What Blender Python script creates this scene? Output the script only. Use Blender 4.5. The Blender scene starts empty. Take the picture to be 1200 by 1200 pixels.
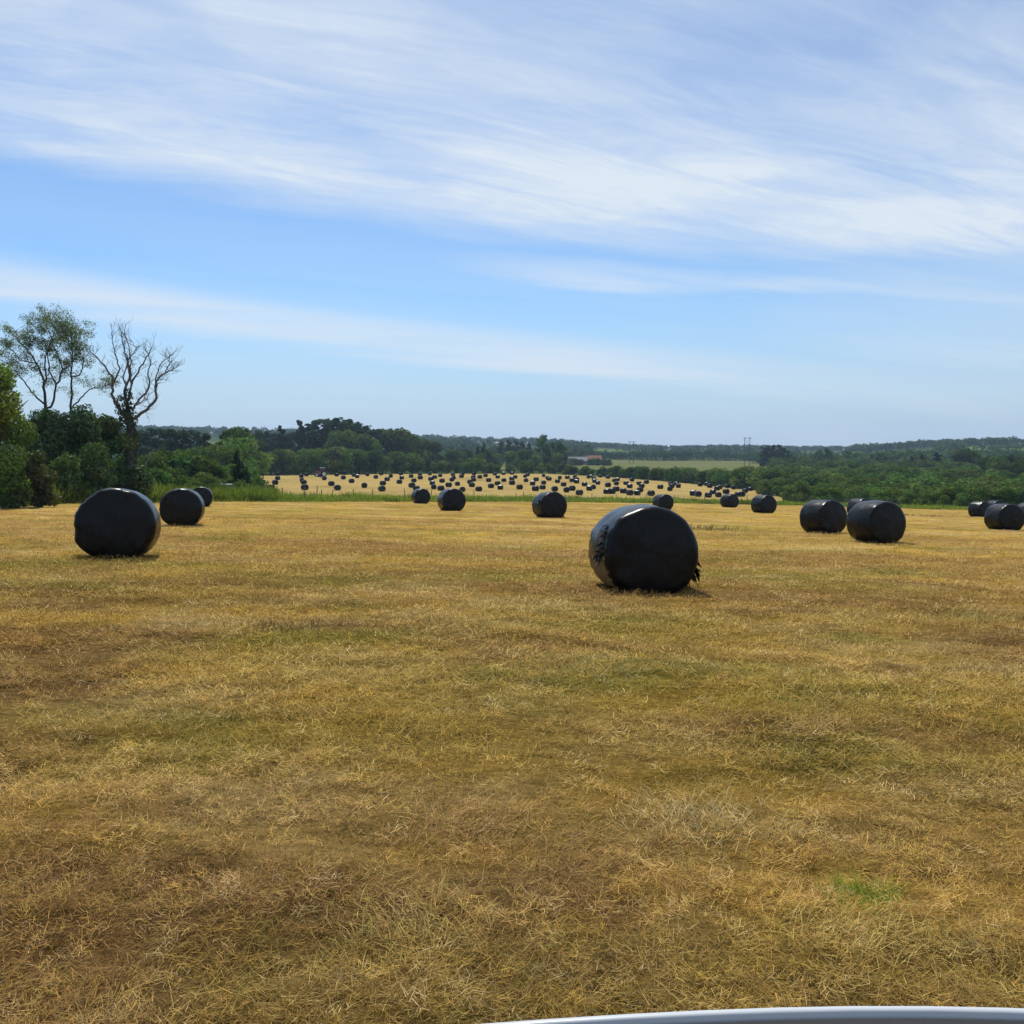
import bpy, bmesh, math, random
import numpy as np
from mathutils import Vector, Matrix

random.seed(7)
RNG = np.random.default_rng(11)
S = bpy.context.scene
COL = S.collection
R = math.radians

# ------------------------------------------------------------------ camera model
F = 1150.0
PITCH = math.atan(75.0 / F)
CAMZ = 1.45
cp, sp = math.cos(PITCH), math.sin(PITCH)

def ray(px, py):
    xc = (px - 600) / F; yc = -(py - 600) / F
    return np.array([xc, cp + yc * sp, -sp + yc * cp])

def at(px, d):                     # ground-plan position for a column and a depth
    return (px - 600) / F * d / cp * 1.0, d

def z_at(px, py, d):               # height that a pixel row has at depth d
    r = ray(px, py); return CAMZ + r[2] / r[1] * d

def sstep(t):
    t = np.clip(t, 0, 1); return t * t * (3 - 2 * t)

# ------------------------------------------------------------------ noise
def _h(ix, iy, s):
    n = (ix.astype(np.int64) * 374761393 + iy.astype(np.int64) * 668265263 + s * 982451653) & 0x7fffffff
    n = ((n ^ (n >> 13)) * 1274126177) & 0x7fffffff
    n = (n ^ (n >> 16)) & 0xffff
    return n / 65535.0

def vn(x, y, s=0):
    x = np.asarray(x, float); y = np.asarray(y, float)
    ix = np.floor(x); iy = np.floor(y); fx = x - ix; fy = y - iy
    fx = fx * fx * (3 - 2 * fx); fy = fy * fy * (3 - 2 * fy)
    a = _h(ix, iy, s); b = _h(ix + 1, iy, s); c = _h(ix, iy + 1, s); d = _h(ix + 1, iy + 1, s)
    return (a * (1 - fx) + b * fx) * (1 - fy) + (c * (1 - fx) + d * fx) * fy

def fbm(x, y, s=0, o=4):
    v = 0; a = .5; t = 0
    for i in range(o):
        v = v + a * vn(x, y, s + i * 17); t += a; a *= .5; x = x * 2.03 + 5.1; y = y * 2.03 + 1.7
    return v / t

# ------------------------------------------------------------------ terrain
E_U = [-2, -.9, -.52, -.457, -.39, -.287, -.1, 0, .13, .26, .348, .435, .52, .9, 2]
E_D = [20, 28, 46, 57, 62, 73, 90, 105, 120, 128, 124, 116, 110, 90, 60]
B_U = [-.26, -.235, -.1, .035, .1, .174, .2435, .313, .37]
B_D = [296, 303, 345, 374, 345, 299, 257, 222, 185]
SK_P = [-600, 0, 150, 330, 480, 600, 680, 780, 860, 950, 1040, 1080, 1150, 1200, 1900]
SK_Y = [500, 502, 503, 505, 513, 516, 519, 523.5, 522.5, 524.5, 523, 520, 517, 516, 512]

def edge(u): return np.interp(u, E_U, E_D)
def back(u): return np.interp(u, B_U, B_D)
def ucoord(x, y): return x / np.maximum(y, 1.0)

def H(x, y):
    x = np.asarray(x, float); y = np.asarray(y, float)
    u = np.clip(ucoord(x, y), -2, 2)
    yy = np.clip(y, -60, 400)
    near = -.041 * yy - .021 * np.clip(x, -120, 120)
    e = edge(u)
    xc = np.clip(x, -110, 110)
    far = -6.3 - .005 * np.clip(y, 0, 600) - .012 * xc - .0003 * np.clip(xc, 0, 90) ** 2
    rng = np.where(u < -.27, 110.0, 48.0)
    t = sstep((y - e - 4) / rng)
    z = near * (1 - t) + far * t
    # hills
    pxs = 600 + u * F
    dr = np.where(pxs > 1000, 1250.0, 1700.0)
    zr = CAMZ + (525 - np.interp(pxs, SK_P, SK_Y)) / F * dr - 5.0
    k = sstep((y - 480) / (dr - 480)) ** 1.25
    hill = -10 + (zr + 10) * k - np.clip(y - dr, 0, None) * .012
    m = sstep((y - 400) / 150)
    z = z * (1 - m) + hill * m
    z = z + m * 3.0 * (fbm(x / 260, y / 260, 5, 2) - .5)
    return z

def Hd(x, y):                       # with the lumps of the mown surface
    x = np.asarray(x, float); y = np.asarray(y, float)
    u = ucoord(x, y)
    w = np.where(y < edge(u), 1.0, .3) * np.where(y > 140, 0, 1)
    return H(x, y) + w * (.06 * (fbm(x / .32, y / .28, 25, 2) - .5) + .09 * (fbm(x / .9, y / .7, 21, 3) - .5) + .14 * (fbm(x / 4, y / 3, 31, 2) - .5))

def hit(px, py, d0=2.0, d1=1500.0):
    r = ray(px, py)
    d = d0 * (d1 / d0) ** np.linspace(0, 1, 6000)
    x = r[0] / r[1] * d; z = CAMZ + r[2] / r[1] * d
    below = z < H(x, d)
    i = int(np.argmax(below)) if below.any() else len(d) - 1
    return float(x[i]), float(d[i])

# palette of the mown field: what colour the lying stalks have at a spot
def field_col(x, y):
    x = np.asarray(x, float); y = np.asarray(y, float)
    gold = np.array([.57, .36, .072]); straw = np.array([.58, .41, .155])
    brown = np.array([.26, .142, .055]); green = np.array([.22, .215, .035]); olive = np.array([.40, .29, .055])
    a = fbm(x / 1.7, y / 1.0, 41, 4); b = fbm(x / 1.1, y / .8, 55, 3); c = fbm(x / 5, y / 3.2, 67, 3)
    row = vn(x / 22 + 3, (y + .12 * x) / 1.5 + 1.3 * vn(x / 9, y / 5, 91), 73)
    row2 = fbm(x / 7, (y + .12 * x) / .55, 77, 2)
    far = sstep((y - 7) / 16)
    def mx(p, q, t): return p * (1 - t[..., None]) + q * t[..., None]
    o = mx(np.broadcast_to(gold, x.shape + (3,)), straw, np.clip((b - .38) * 3.2, 0, 1))
    o = mx(o, olive, np.clip((c - .42) * 3.2, 0, 1) * .75)
    o = mx(o, brown, np.clip((a - .45) * 4.5, 0, 1) * (.85 - .45 * far))
    o = mx(o, brown * 1.25, np.clip((row - .5) * 3, 0, 1) * far * .7)
    o = mx(o, straw, np.clip((row2 - .55) * 4, 0, 1) * far * .35)
    o = mx(o, green, np.clip((fbm(x / 1.9, y / 1.3, 87, 3) - .60) * 6, 0, 1) * .6)
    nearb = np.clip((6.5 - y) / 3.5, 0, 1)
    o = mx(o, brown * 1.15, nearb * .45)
    return o

def ground_col(x, y):
    x = np.asarray(x, float); y = np.asarray(y, float)
    u = np.clip(ucoord(x, y), -2, 2); px = 600 + u * F
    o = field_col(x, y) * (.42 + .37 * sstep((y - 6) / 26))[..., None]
    o = np.array(o)
    e = edge(u)
    n = fbm(x / 14, y / 14, 101, 4)[..., None]
    scrub = np.array([.05, .075, .022]) * (.75 + .5 * n)
    verge = np.array([.11, .16, .035]) * (.7 + .6 * n)
    out = (y > e + vn(x / 1.5, y / 1.5, 3) * 1.2)
    o[out] = verge[out]
    infar = (y > e + 11) & (u > -.262) & (u < .37) & (y < back(u))
    ff = np.array([.39, .28, .10]) * (.86 + .28 * fbm(x / 25, (y + .3 * x) / 4, 111, 3))[..., None]
    ff = ff * (1 - .25 * np.clip((fbm(x / 10, y / 16, 117, 3) - .55) * 4, 0, 1))[..., None]
    o[infar] = ff[infar]
    beyond = (y >= back(u)) | ((y > e + 11) & ((u <= -.262) | (u >= .37)))
    o[beyond] = scrub[beyond]
    def patch(p0, p1, d0, d1, c):
        nn = (fbm(x / 60, y / 60, 131, 2) - .5)
        m = (px > p0 + 20 * nn) & (px < p1 + 20 * nn) & (y > d0 + 60 * nn) & (y < d1 + 60 * nn) & beyond
        o[m] = (np.array(c) * (.85 + .3 * fbm(x / 30, y / 30, 141, 3))[..., None])[m]
    patch(655, 960, 500, 840, (.135, .145, .052))          # pale grass field
    patch(700, 790, 950, 1060, (.16, .22, .07))
    patch(570, 655, 470, 640, (.17, .19, .05))
    patch(520, 600, 520, 680, (.19, .17, .065))
    patch(240, 275, 700, 1150, (.10, .15, .04))
    patch(690, 860, 1080, 1420, (.11, .16, .055))
    patch(850, 1010, 1050, 1430, (.13, .18, .06))
    patch(1120, 1500, 800, 1120, (.15, .22, .05))
    patch(1010, 1100, 900, 1000, (.11, .17, .04))
    patch(700, 880, 1500, 1690, (.12, .16, .07))
    return o

# ------------------------------------------------------------------ materials
def new_mat(name):
    m = bpy.data.materials.new(name); m.use_nodes = True
    nt = m.node_tree; nt.nodes.clear()
    out = nt.nodes.new('ShaderNodeOutputMaterial')
    return m, nt, out

def N(nt, t, **kw):
    n = nt.nodes.new(t)
    for k, v in kw.items():
        if k in n.inputs.keys(): n.inputs[k].default_value = v
        else: setattr(n, k, v)
    return n

def simple(name, col, rough=.6, spec=.3, metal=0.0, noise=.15, scale=8.0, bump=0.0):
    m, nt, out = new_mat(name)
    b = N(nt, 'ShaderNodeBsdfPrincipled', Roughness=rough, Metallic=metal)
    b.inputs['Specular IOR Level'].default_value = spec
    tc = N(nt, 'ShaderNodeTexCoord'); nz = N(nt, 'ShaderNodeTexNoise', Scale=scale, Detail=5.0)
    nt.links.new(tc.outputs['Object'], nz.inputs['Vector'])
    mr = N(nt, 'ShaderNodeMapRange'); mr.inputs['To Min'].default_value = 1 - noise; mr.inputs['To Max'].default_value = 1 + noise
    nt.links.new(nz.outputs['Fac'], mr.inputs['Value'])
    mx = N(nt, 'ShaderNodeMix', data_type='RGBA', blend_type='MULTIPLY'); mx.inputs[0].default_value = 1
    mx.inputs[6].default_value = (*col, 1); nt.links.new(mr.outputs['Result'], mx.inputs[7])
    nt.links.new(mx.outputs[2], b.inputs['Base Color'])
    if bump:
        bp = N(nt, 'ShaderNodeBump', Strength=bump, Distance=.02)
        nt.links.new(nz.outputs['Fac'], bp.inputs['Height']); nt.links.new(bp.outputs['Normal'], b.inputs['Normal'])
    nt.links.new(b.outputs[0], out.inputs[0])
    return m

def attr_mat(name, trans=.3, gain=1.0, objvar=.0, trans_tint=(1, 1, 1), gloss=.0):
    m, nt, out = new_mat(name)
    at_ = N(nt, 'ShaderNodeAttribute', attribute_name='col')
    src = at_.outputs['Color']
    if objvar:
        oi = N(nt, 'ShaderNodeObjectInfo')
        hs = N(nt, 'ShaderNodeHueSaturation')
        for k, (a, b_) in {'Hue': (.5 - .012 * objvar, .5 + .03 * objvar), 'Value': (1 - .3 * objvar, 1 + .3 * objvar)}.items():
            mr = N(nt, 'ShaderNodeMapRange'); mr.inputs['To Min'].default_value = a; mr.inputs['To Max'].default_value = b_
            if k == 'Value':
                ml = N(nt, 'ShaderNodeMath', operation='MULTIPLY'); ml.inputs[1].default_value = 7.31
                fr = N(nt, 'ShaderNodeMath', operation='FRACT')
                nt.links.new(oi.outputs['Random'], ml.inputs[0]); nt.links.new(ml.outputs[0], fr.inputs[0])
                nt.links.new(fr.outputs[0], mr.inputs['Value'])
            else: nt.links.new(oi.outputs['Random'], mr.inputs['Value'])
            nt.links.new(mr.outputs['Result'], hs.inputs[k])
        nt.links.new(src, hs.inputs['Color']); src = hs.outputs['Color']
    d = N(nt, 'ShaderNodeBsdfDiffuse'); nt.links.new(src, d.inputs['Color'])
    cur = d.outputs[0]
    if trans:
        t = N(nt, 'ShaderNodeBsdfTranslucent')
        mt = N(nt, 'ShaderNodeMix', data_type='RGBA', blend_type='MULTIPLY'); mt.inputs[0].default_value = 1
        mt.inputs[7].default_value = (*trans_tint, 1); nt.links.new(src, mt.inputs[6]); nt.links.new(mt.outputs[2], t.inputs['Color'])
        ms = N(nt, 'ShaderNodeMixShader'); ms.inputs[0].default_value = trans
        nt.links.new(cur, ms.inputs[1]); nt.links.new(t.outputs[0], ms.inputs[2]); cur = ms.outputs[0]
    if gloss:
        g = N(nt, 'ShaderNodeBsdfGlossy', Roughness=.45); ms = N(nt, 'ShaderNodeMixShader'); ms.inputs[0].default_value = gloss
        nt.links.new(cur, ms.inputs[1]); nt.links.new(g.outputs[0], ms.inputs[2]); cur = ms.outputs[0]
    nt.links.new(cur, out.inputs[0])
    return m

M = {}
M['leaf'] = attr_mat('leaf', .28, objvar=1.0, trans_tint=(1.1, 1.2, .5))
M['leaf_near'] = attr_mat('leaf_near', .30, trans_tint=(1.1, 1.25, .45), gloss=.015)
M['grass'] = attr_mat('grass', .25, trans_tint=(1.1, 1.15, .6))
M['straw'] = attr_mat('straw', .18)
M['bark'] = simple('bark', (.05, .044, .037), .9, .1, noise=.4, scale=6)
M['dead_bark'] = simple('dead_bark', (.11, .107, .10), .9, .1, noise=.3, scale=6)
M['post'] = simple('post_wood', (.16, .13, .10), .9, .1, noise=.35, scale=15)
M['wire'] = simple('wire', (.25, .25, .25), .5, .5)
M['car_paint'] = simple('car_paint', (.50, .52, .54), .3, .4, noise=.03, scale=3)
M['black_rubber'] = simple('black_rubber', (.02, .02, .022), .6, .3, noise=.2, scale=40)
M['trim'] = simple('trim', (.06, .06, .065), .7, .2, noise=.2, scale=30)
M['seat'] = simple('seat_fabric', (.05, .05, .055), .9, .1, noise=.2, scale=60)
M['alloy'] = simple('alloy', (.55, .56, .58), .3, .5, .9, noise=.05)
M['lamp'] = simple('lamp_lens', (.75, .78, .8), .1, .6, noise=.03)
M['glass'] = simple('dark_glass', (.03, .04, .05), .08, .6, noise=.03)
M['rust'] = simple('rust_roof', (.19, .08, .05), .8, .2, noise=.35, scale=.6)
M['grey_roof'] = simple('grey_roof', (.17, .165, .175), .8, .2, noise=.25, scale=.5)
M['barn_wall'] = simple('barn_wall', (.16, .14, .12), .9, .1, noise=.3, scale=.8)
M['white_wall'] = simple('white_wall', (.5, .5, .48), .9, .1, noise=.08, scale=.8)
M['red_paint'] = simple('red_paint', (.16, .04, .045), .4, .4, noise=.1)
M['blue_grey'] = simple('blue_grey', (.35, .38, .45), .4, .4, noise=.1)
M['pole'] = simple('pole_wood', (.09, .085, .08), .9, .1, noise=.2, scale=3)

def ground_mat():
    m, nt, out = new_mat('ground')
    L = nt.links.new
    a = N(nt, 'ShaderNodeAttribute', attribute_name='col')
    g = N(nt, 'ShaderNodeNewGeometry')
    n1 = N(nt, 'ShaderNodeTexNoise', Scale=9.0, Detail=8.0, Roughness=.7)
    mp = N(nt, 'ShaderNodeMapping'); mp.inputs['Scale'].default_value = (.55, 1.6, 1)
    L(g.outputs['Position'], mp.inputs['Vector']); L(mp.outputs[0], n1.inputs['Vector'])
    n2 = N(nt, 'ShaderNodeTexNoise', Scale=1.6, Detail=6.0, Roughness=.65); L(mp.outputs[0], n2.inputs['Vector'])
    r1 = N(nt, 'ShaderNodeMapRange'); r1.inputs['From Min'].default_value = .3; r1.inputs['From Max'].default_value = .7
    r1.inputs['To Min'].default_value = .5; r1.inputs['To Max'].default_value = 1.4; L(n1.outputs['Fac'], r1.inputs['Value'])
    r2 = N(nt, 'ShaderNodeMapRange'); r2.inputs['From Min'].default_value = .3; r2.inputs['From Max'].default_value = .7
    r2.inputs['To Min'].default_value = .75; r2.inputs['To Max'].default_value = 1.2; L(n2.outputs['Fac'], r2.inputs['Value'])
    mu = N(nt, 'ShaderNodeMath', operation='MULTIPLY'); L(r1.outputs[0], mu.inputs[0]); L(r2.outputs[0], mu.inputs[1])
    mx = N(nt, 'ShaderNodeMix', data_type='RGBA', blend_type='MULTIPLY'); mx.inputs[0].default_value = 1
    L(a.outputs['Color'], mx.inputs[6]); L(mu.outputs[0], mx.inputs[7])
    d = N(nt, 'ShaderNodeBsdfDiffuse'); L(mx.outputs[2], d.inputs['Color'])
    bp = N(nt, 'ShaderNodeBump', Strength=.8, Distance=.05); L(n1.outputs['Fac'], bp.inputs['Height']); L(bp.outputs['Normal'], d.inputs['Normal'])
    L(d.outputs[0], out.inputs[0])
    return m
M['ground'] = ground_mat()

def film_mat():
    m, nt, out = new_mat('black_bale_film')
    L = nt.links.new
    b = N(nt, 'ShaderNodeBsdfPrincipled', Roughness=.3)
    b.inputs['Base Color'].default_value = (.0028, .003, .0036, 1)
    b.inputs['Specular IOR Level'].default_value = .2
    tc = N(nt, 'ShaderNodeTexCoord'); oi = N(nt, 'ShaderNodeObjectInfo')
    ad = N(nt, 'ShaderNodeVectorMath', operation='ADD'); L(tc.outputs['Object'], ad.inputs[0]); L(oi.outputs['Random'], ad.inputs[1])
    # film laid in strips: stretched wrinkles along the axis plus crumple
    mp = N(nt, 'ShaderNodeMapping'); mp.inputs['Scale'].default_value = (5, 1.5, 5); L(ad.outputs[0], mp.inputs['Vector'])
    n1 = N(nt, 'ShaderNodeTexNoise', Scale=2.2, Detail=6.0, Roughness=.6, Distortion=.6); L(mp.outputs[0], n1.inputs['Vector'])
    n2 = N(nt, 'ShaderNodeTexNoise', Scale=5.0, Detail=5.0, Roughness=.65); L(ad.outputs[0], n2.inputs['Vector'])
    sm = N(nt, 'ShaderNodeMath', operation='ADD'); L(n1.outputs['Fac'], sm.inputs[0]); L(n2.outputs['Fac'], sm.inputs[1])
    wv = N(nt, 'ShaderNodeTexWave', Scale=1.35, Distortion=1.2, Detail=2.0); wv.bands_direction = 'Y'; wv.wave_profile = 'SAW'; L(tc.outputs['Object'], wv.inputs['Vector'])
    wm = N(nt, 'ShaderNodeMath', operation='MULTIPLY'); wm.inputs[1].default_value = .45; L(wv.outputs['Fac'], wm.inputs[0])
    sm2 = N(nt, 'ShaderNodeMath', operation='ADD'); L(sm.outputs[0], sm2.inputs[0]); L(wm.outputs[0], sm2.inputs[1]); sm = sm2
    bp = N(nt, 'ShaderNodeBump', Strength=.25, Distance=.02); L(sm.outputs[0], bp.inputs['Height'])
    L(bp.outputs['Normal'], b.inputs['Normal'])
    rr = N(nt, 'ShaderNodeMapRange'); rr.inputs['From Min'].default_value = .3; rr.inputs['From Max'].default_value = .7
    rr.inputs['To Min'].default_value = .2; rr.inputs['To Max'].default_value = .38
    L(n2.outputs['Fac'], rr.inputs['Value']); L(rr.outputs[0], b.inputs['Roughness'])
    L(b.outputs[0], out.inputs[0])
    return m
M['film'] = film_mat()

# ------------------------------------------------------------------ object helpers
def tag(o, label=None, cat=None, group=None, kind=None):
    if label: o['label'] = label
    if cat: o['category'] = cat
    if group: o['group'] = group
    if kind: o['kind'] = kind
    return o

def empty(name, loc, rz=0):
    o = bpy.data.objects.new(name, None); COL.objects.link(o)
    o.location = loc; o.rotation_euler = (0, 0, rz); o.empty_display_size = .3
    return o

def link(name, me, mat=None, parent=None):
    if mat is not None and not me.materials: me.materials.append(mat)
    o = bpy.data.objects.new(name, me); COL.objects.link(o)
    if parent: o.parent = parent
    return o

def np_mesh(name, V, faces, cols=None, smooth=False):
    """V (n,3); faces: list of (k, array(m,k)) ; cols per vertex (n,3)"""
    me = bpy.data.meshes.new(name)
    V = np.ascontiguousarray(V, dtype=np.float32)
    loops = np.concatenate([f.reshape(-1) for f in faces]).astype(np.int32)
    tot = np.concatenate([np.full(len(f), f.shape[1], np.int32) for f in faces])
    start = np.concatenate([[0], np.cumsum(tot)[:-1]]).astype(np.int32)
    me.vertices.add(len(V)); me.vertices.foreach_set('co', V.ravel())
    me.loops.add(len(loops)); me.loops.foreach_set('vertex_index', loops)
    me.polygons.add(len(tot)); me.polygons.foreach_set('loop_start', start); me.polygons.foreach_set('loop_total', tot)
    if smooth: me.polygons.foreach_set('use_smooth', np.ones(len(tot), bool))
    me.update(calc_edges=True)
    if cols is not None:
        a = me.color_attributes.new('col', 'FLOAT_COLOR', 'POINT')
        c = np.ones((len(V), 4), np.float32); c[:, :3] = cols
        a.data.foreach_set('color', c.ravel())
    me.validate()
    return me

class MB:
    def __init__(s): s.v = []; s.f = []
    def add(s, vs, fs):
        b = len(s.v); s.v += [tuple(v) for v in vs]; s.f += [tuple(i + b for i in f) for f in fs]
    def box(s, c, d, rz=0.0):
        x, y, z = d[0] / 2, d[1] / 2, d[2] / 2; cs, sn = math.cos(rz), math.sin(rz)
        vs = []
        for a in (-1, 1):
            for b in (-1, 1):
                for e in (-1, 1):
                    X, Y = a * x, b * y
                    vs.append((c[0] + X * cs - Y * sn, c[1] + X * sn + Y * cs, c[2] + e * z))
        s.add(vs, [(0, 1, 3, 2), (4, 6, 7, 5), (0, 4, 5, 1), (2, 3, 7, 6), (0, 2, 6, 4), (1, 5, 7, 3)])
    def tube(s, pts, rad, n=6):
        pts = [Vector(p) for p in pts]; vs = []; fs = []
        for i, p in enumerate(pts):
            t = (pts[min(i + 1, len(pts) - 1)] - pts[max(i - 1, 0)])
            t = t.normalized() if t.length > 1e-6 else Vector((0, 0, 1))
            a = t.cross(Vector((.31, .9, .2))).normalized(); b = t.cross(a)
            for k in range(n):
                q = 2 * math.pi * k / n
                vs.append(p + (a * math.cos(q) + b * math.sin(q)) * rad[i])
        for i in range(len(pts) - 1):
            for k in range(n):
                fs.append((i * n + k, i * n + (k + 1) % n, (i + 1) * n + (k + 1) % n, (i + 1) * n + k))
        fs.append(tuple(range(n))[::-1]); fs.append(tuple((len(pts) - 1) * n + k for k in range(n)))
        s.add(vs, fs)
    def lathe(s, prof, c, axis='y', n=24):     # prof: (r, h) along axis
        vs = []; fs = []
        for r, h in prof:
            for k in range(n):
                q = 2 * math.pi * k / n; a, b = r * math.cos(q), r * math.sin(q)
                vs.append((c[0] + a, c[1] + h, c[2] + b) if axis == 'y' else (c[0] + h, c[1] + a, c[2] + b) if axis == 'x' else (c[0] + a, c[1] + b, c[2] + h))
        for i in range(len(prof) - 1):
            for k in range(n):
                fs.append((i * n + k, i * n + (k + 1) % n, (i + 1) * n + (k + 1) % n, (i + 1) * n + k))
        s.add(vs, fs)
    def mesh(s, name, smooth=False):
        me = bpy.data.meshes.new(name); me.from_pydata(s.v, [], s.f)
        bm = bmesh.new(); bm.from_mesh(me); bmesh.ops.recalc_face_normals(bm, faces=bm.faces); bm.to_mesh(me); bm.free()
        if smooth:
            for p in me.polygons: p.use_smooth = True
        return me
    def build(s, name, mat, parent=None, smooth=False):
        return link(name, s.mesh(name, smooth), mat, parent)

def copy_tree(o, parent=None):
    c = o.copy(); COL.objects.link(c); c.parent = parent
    for ch in KIDS.get(o.name, []):
        copy_tree(ch, c)
    return c
KIDS = {}
def part(o, parent):
    o.parent = parent; KIDS.setdefault(parent.name, []).append(o); return o

# ------------------------------------------------------------------ ground
def build_ground():
    r = [.25]
    while r[-1] < 3000: r.append(r[-1] * 1.019 + .004)
    r = np.array(r)
    fr = np.radians(np.arange(-44, 44.01, .2))            # from +Y, clockwise
    rest = np.radians(np.arange(46, 315, 3.0))
    ang = np.concatenate([fr, rest])
    A, Rr = np.meshgrid(ang, r)
    X = Rr * np.sin(A); Y = Rr * np.cos(A)
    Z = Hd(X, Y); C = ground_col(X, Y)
    nr, na = X.shape
    V = np.stack([X, Y, Z], -1).reshape(-1, 3); C = C.reshape(-1, 3)
    i, j = np.meshgrid(np.arange(nr - 1), np.arange(na), indexing='ij')
    j2 = (j + 1) % na
    Q = np.stack([i * na + j, i * na + j2, (i + 1) * na + j2, (i + 1) * na + j], -1).reshape(-1, 4)
    Q = Q[:, ::-1]
    cx = V[Q].mean(1); u = ucoord(cx[:, 0], cx[:, 1])
    near = cx[:, 1] <= edge(np.clip(u, -2, 2))
    far = (~near) & (cx[:, 1] > edge(u) + 11) & (u > -.262) & (u < .37) & (cx[:, 1] < back(u))
    rest_ = ~(near | far)
    for nm, mask, lab in (('mown_field', near, None), ('bale_field', far, None), ('hills', rest_, None)):
        q = Q[mask]
        idx, inv = np.unique(q, return_inverse=True)
        faces = [inv.reshape(-1, 4)]
        vv = V[idx]; cc = C[idx]
        if nm == 'mown_field':
            k = len(vv); ctr = np.array([[0, 0, float(Hd(0., 0.))]])
            first = np.searchsorted(idx, np.arange(na)); vv = np.vstack([vv, ctr]); cc = np.vstack([cc, cc[:1]])
            tri = np.stack([first, np.full(na, k), np.roll(first, -1)], -1)
            faces.append(tri)
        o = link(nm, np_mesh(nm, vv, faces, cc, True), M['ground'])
        tag(o, kind='structure')
build_ground()

# ------------------------------------------------------------------ grass blades
def blades(P, az, tilt, ln, wd, col, bend, tipcol=1.0, rng=RNG):
    n = len(P)
    d = np.stack([np.cos(az), np.sin(az)], -1)
    side = np.stack([-d[:, 1], d[:, 0], np.zeros(n)], -1)
    def pt(t):
        a = tilt + bend * t                                  # angle from vertical grows along the blade
        h = ln * t
        z = h * np.cos(np.minimum(a, 1.62)); q = h * np.sin(a)
        return P + np.stack([d[:, 0] * q, d[:, 1] * q, z], -1)
    w = wd[:, None] * side / 2
    a0 = P; a1 = pt(.55); a2 = pt(1.0)
    # lying blades would show their edge: turn the ribbon partly
    V = np.stack([a0 - w, a0 + w, a1 + w * .85, a1 - w * .85, a2], 1).reshape(-1, 3)
    b = np.arange(n)[:, None] * 5
    quad = b + np.array([0, 1, 2, 3]); tri = b + np.array([3, 2, 4])
    C = np.repeat(col, 5, 0)
    return V, quad, tri, C

def merge_blades(name, parts, mat):
    off = 0; Vs = []; Qs = []; Ts = []; Cs = []
    for V, q, t, c in parts:
        Vs.append(V); Qs.append(q + off); Ts.append(t + off); Cs.append(c); off += len(V)
    me = np_mesh(name, np.vstack(Vs), [np.vstack(Qs), np.vstack(Ts)], np.vstack(Cs))
    return link(name, me, mat)

PAL = np.array([[.60, .43, .17], [.56, .35, .075], [.38, .22, .075], [.22, .12, .05], [.27, .25, .04], [.66, .53, .29]])
def stalk_cols(x, y, n, rng):
    base = field_col(x, y)
    k = rng.choice(6, n, p=[.22, .26, .22, .15, .09, .06])
    t = rng.uniform(.15, .65, n)[:, None]
    c = base * (1 - t) + PAL[k] * t
    return c * rng.uniform(.75, 1.25, n)[:, None]

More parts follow.
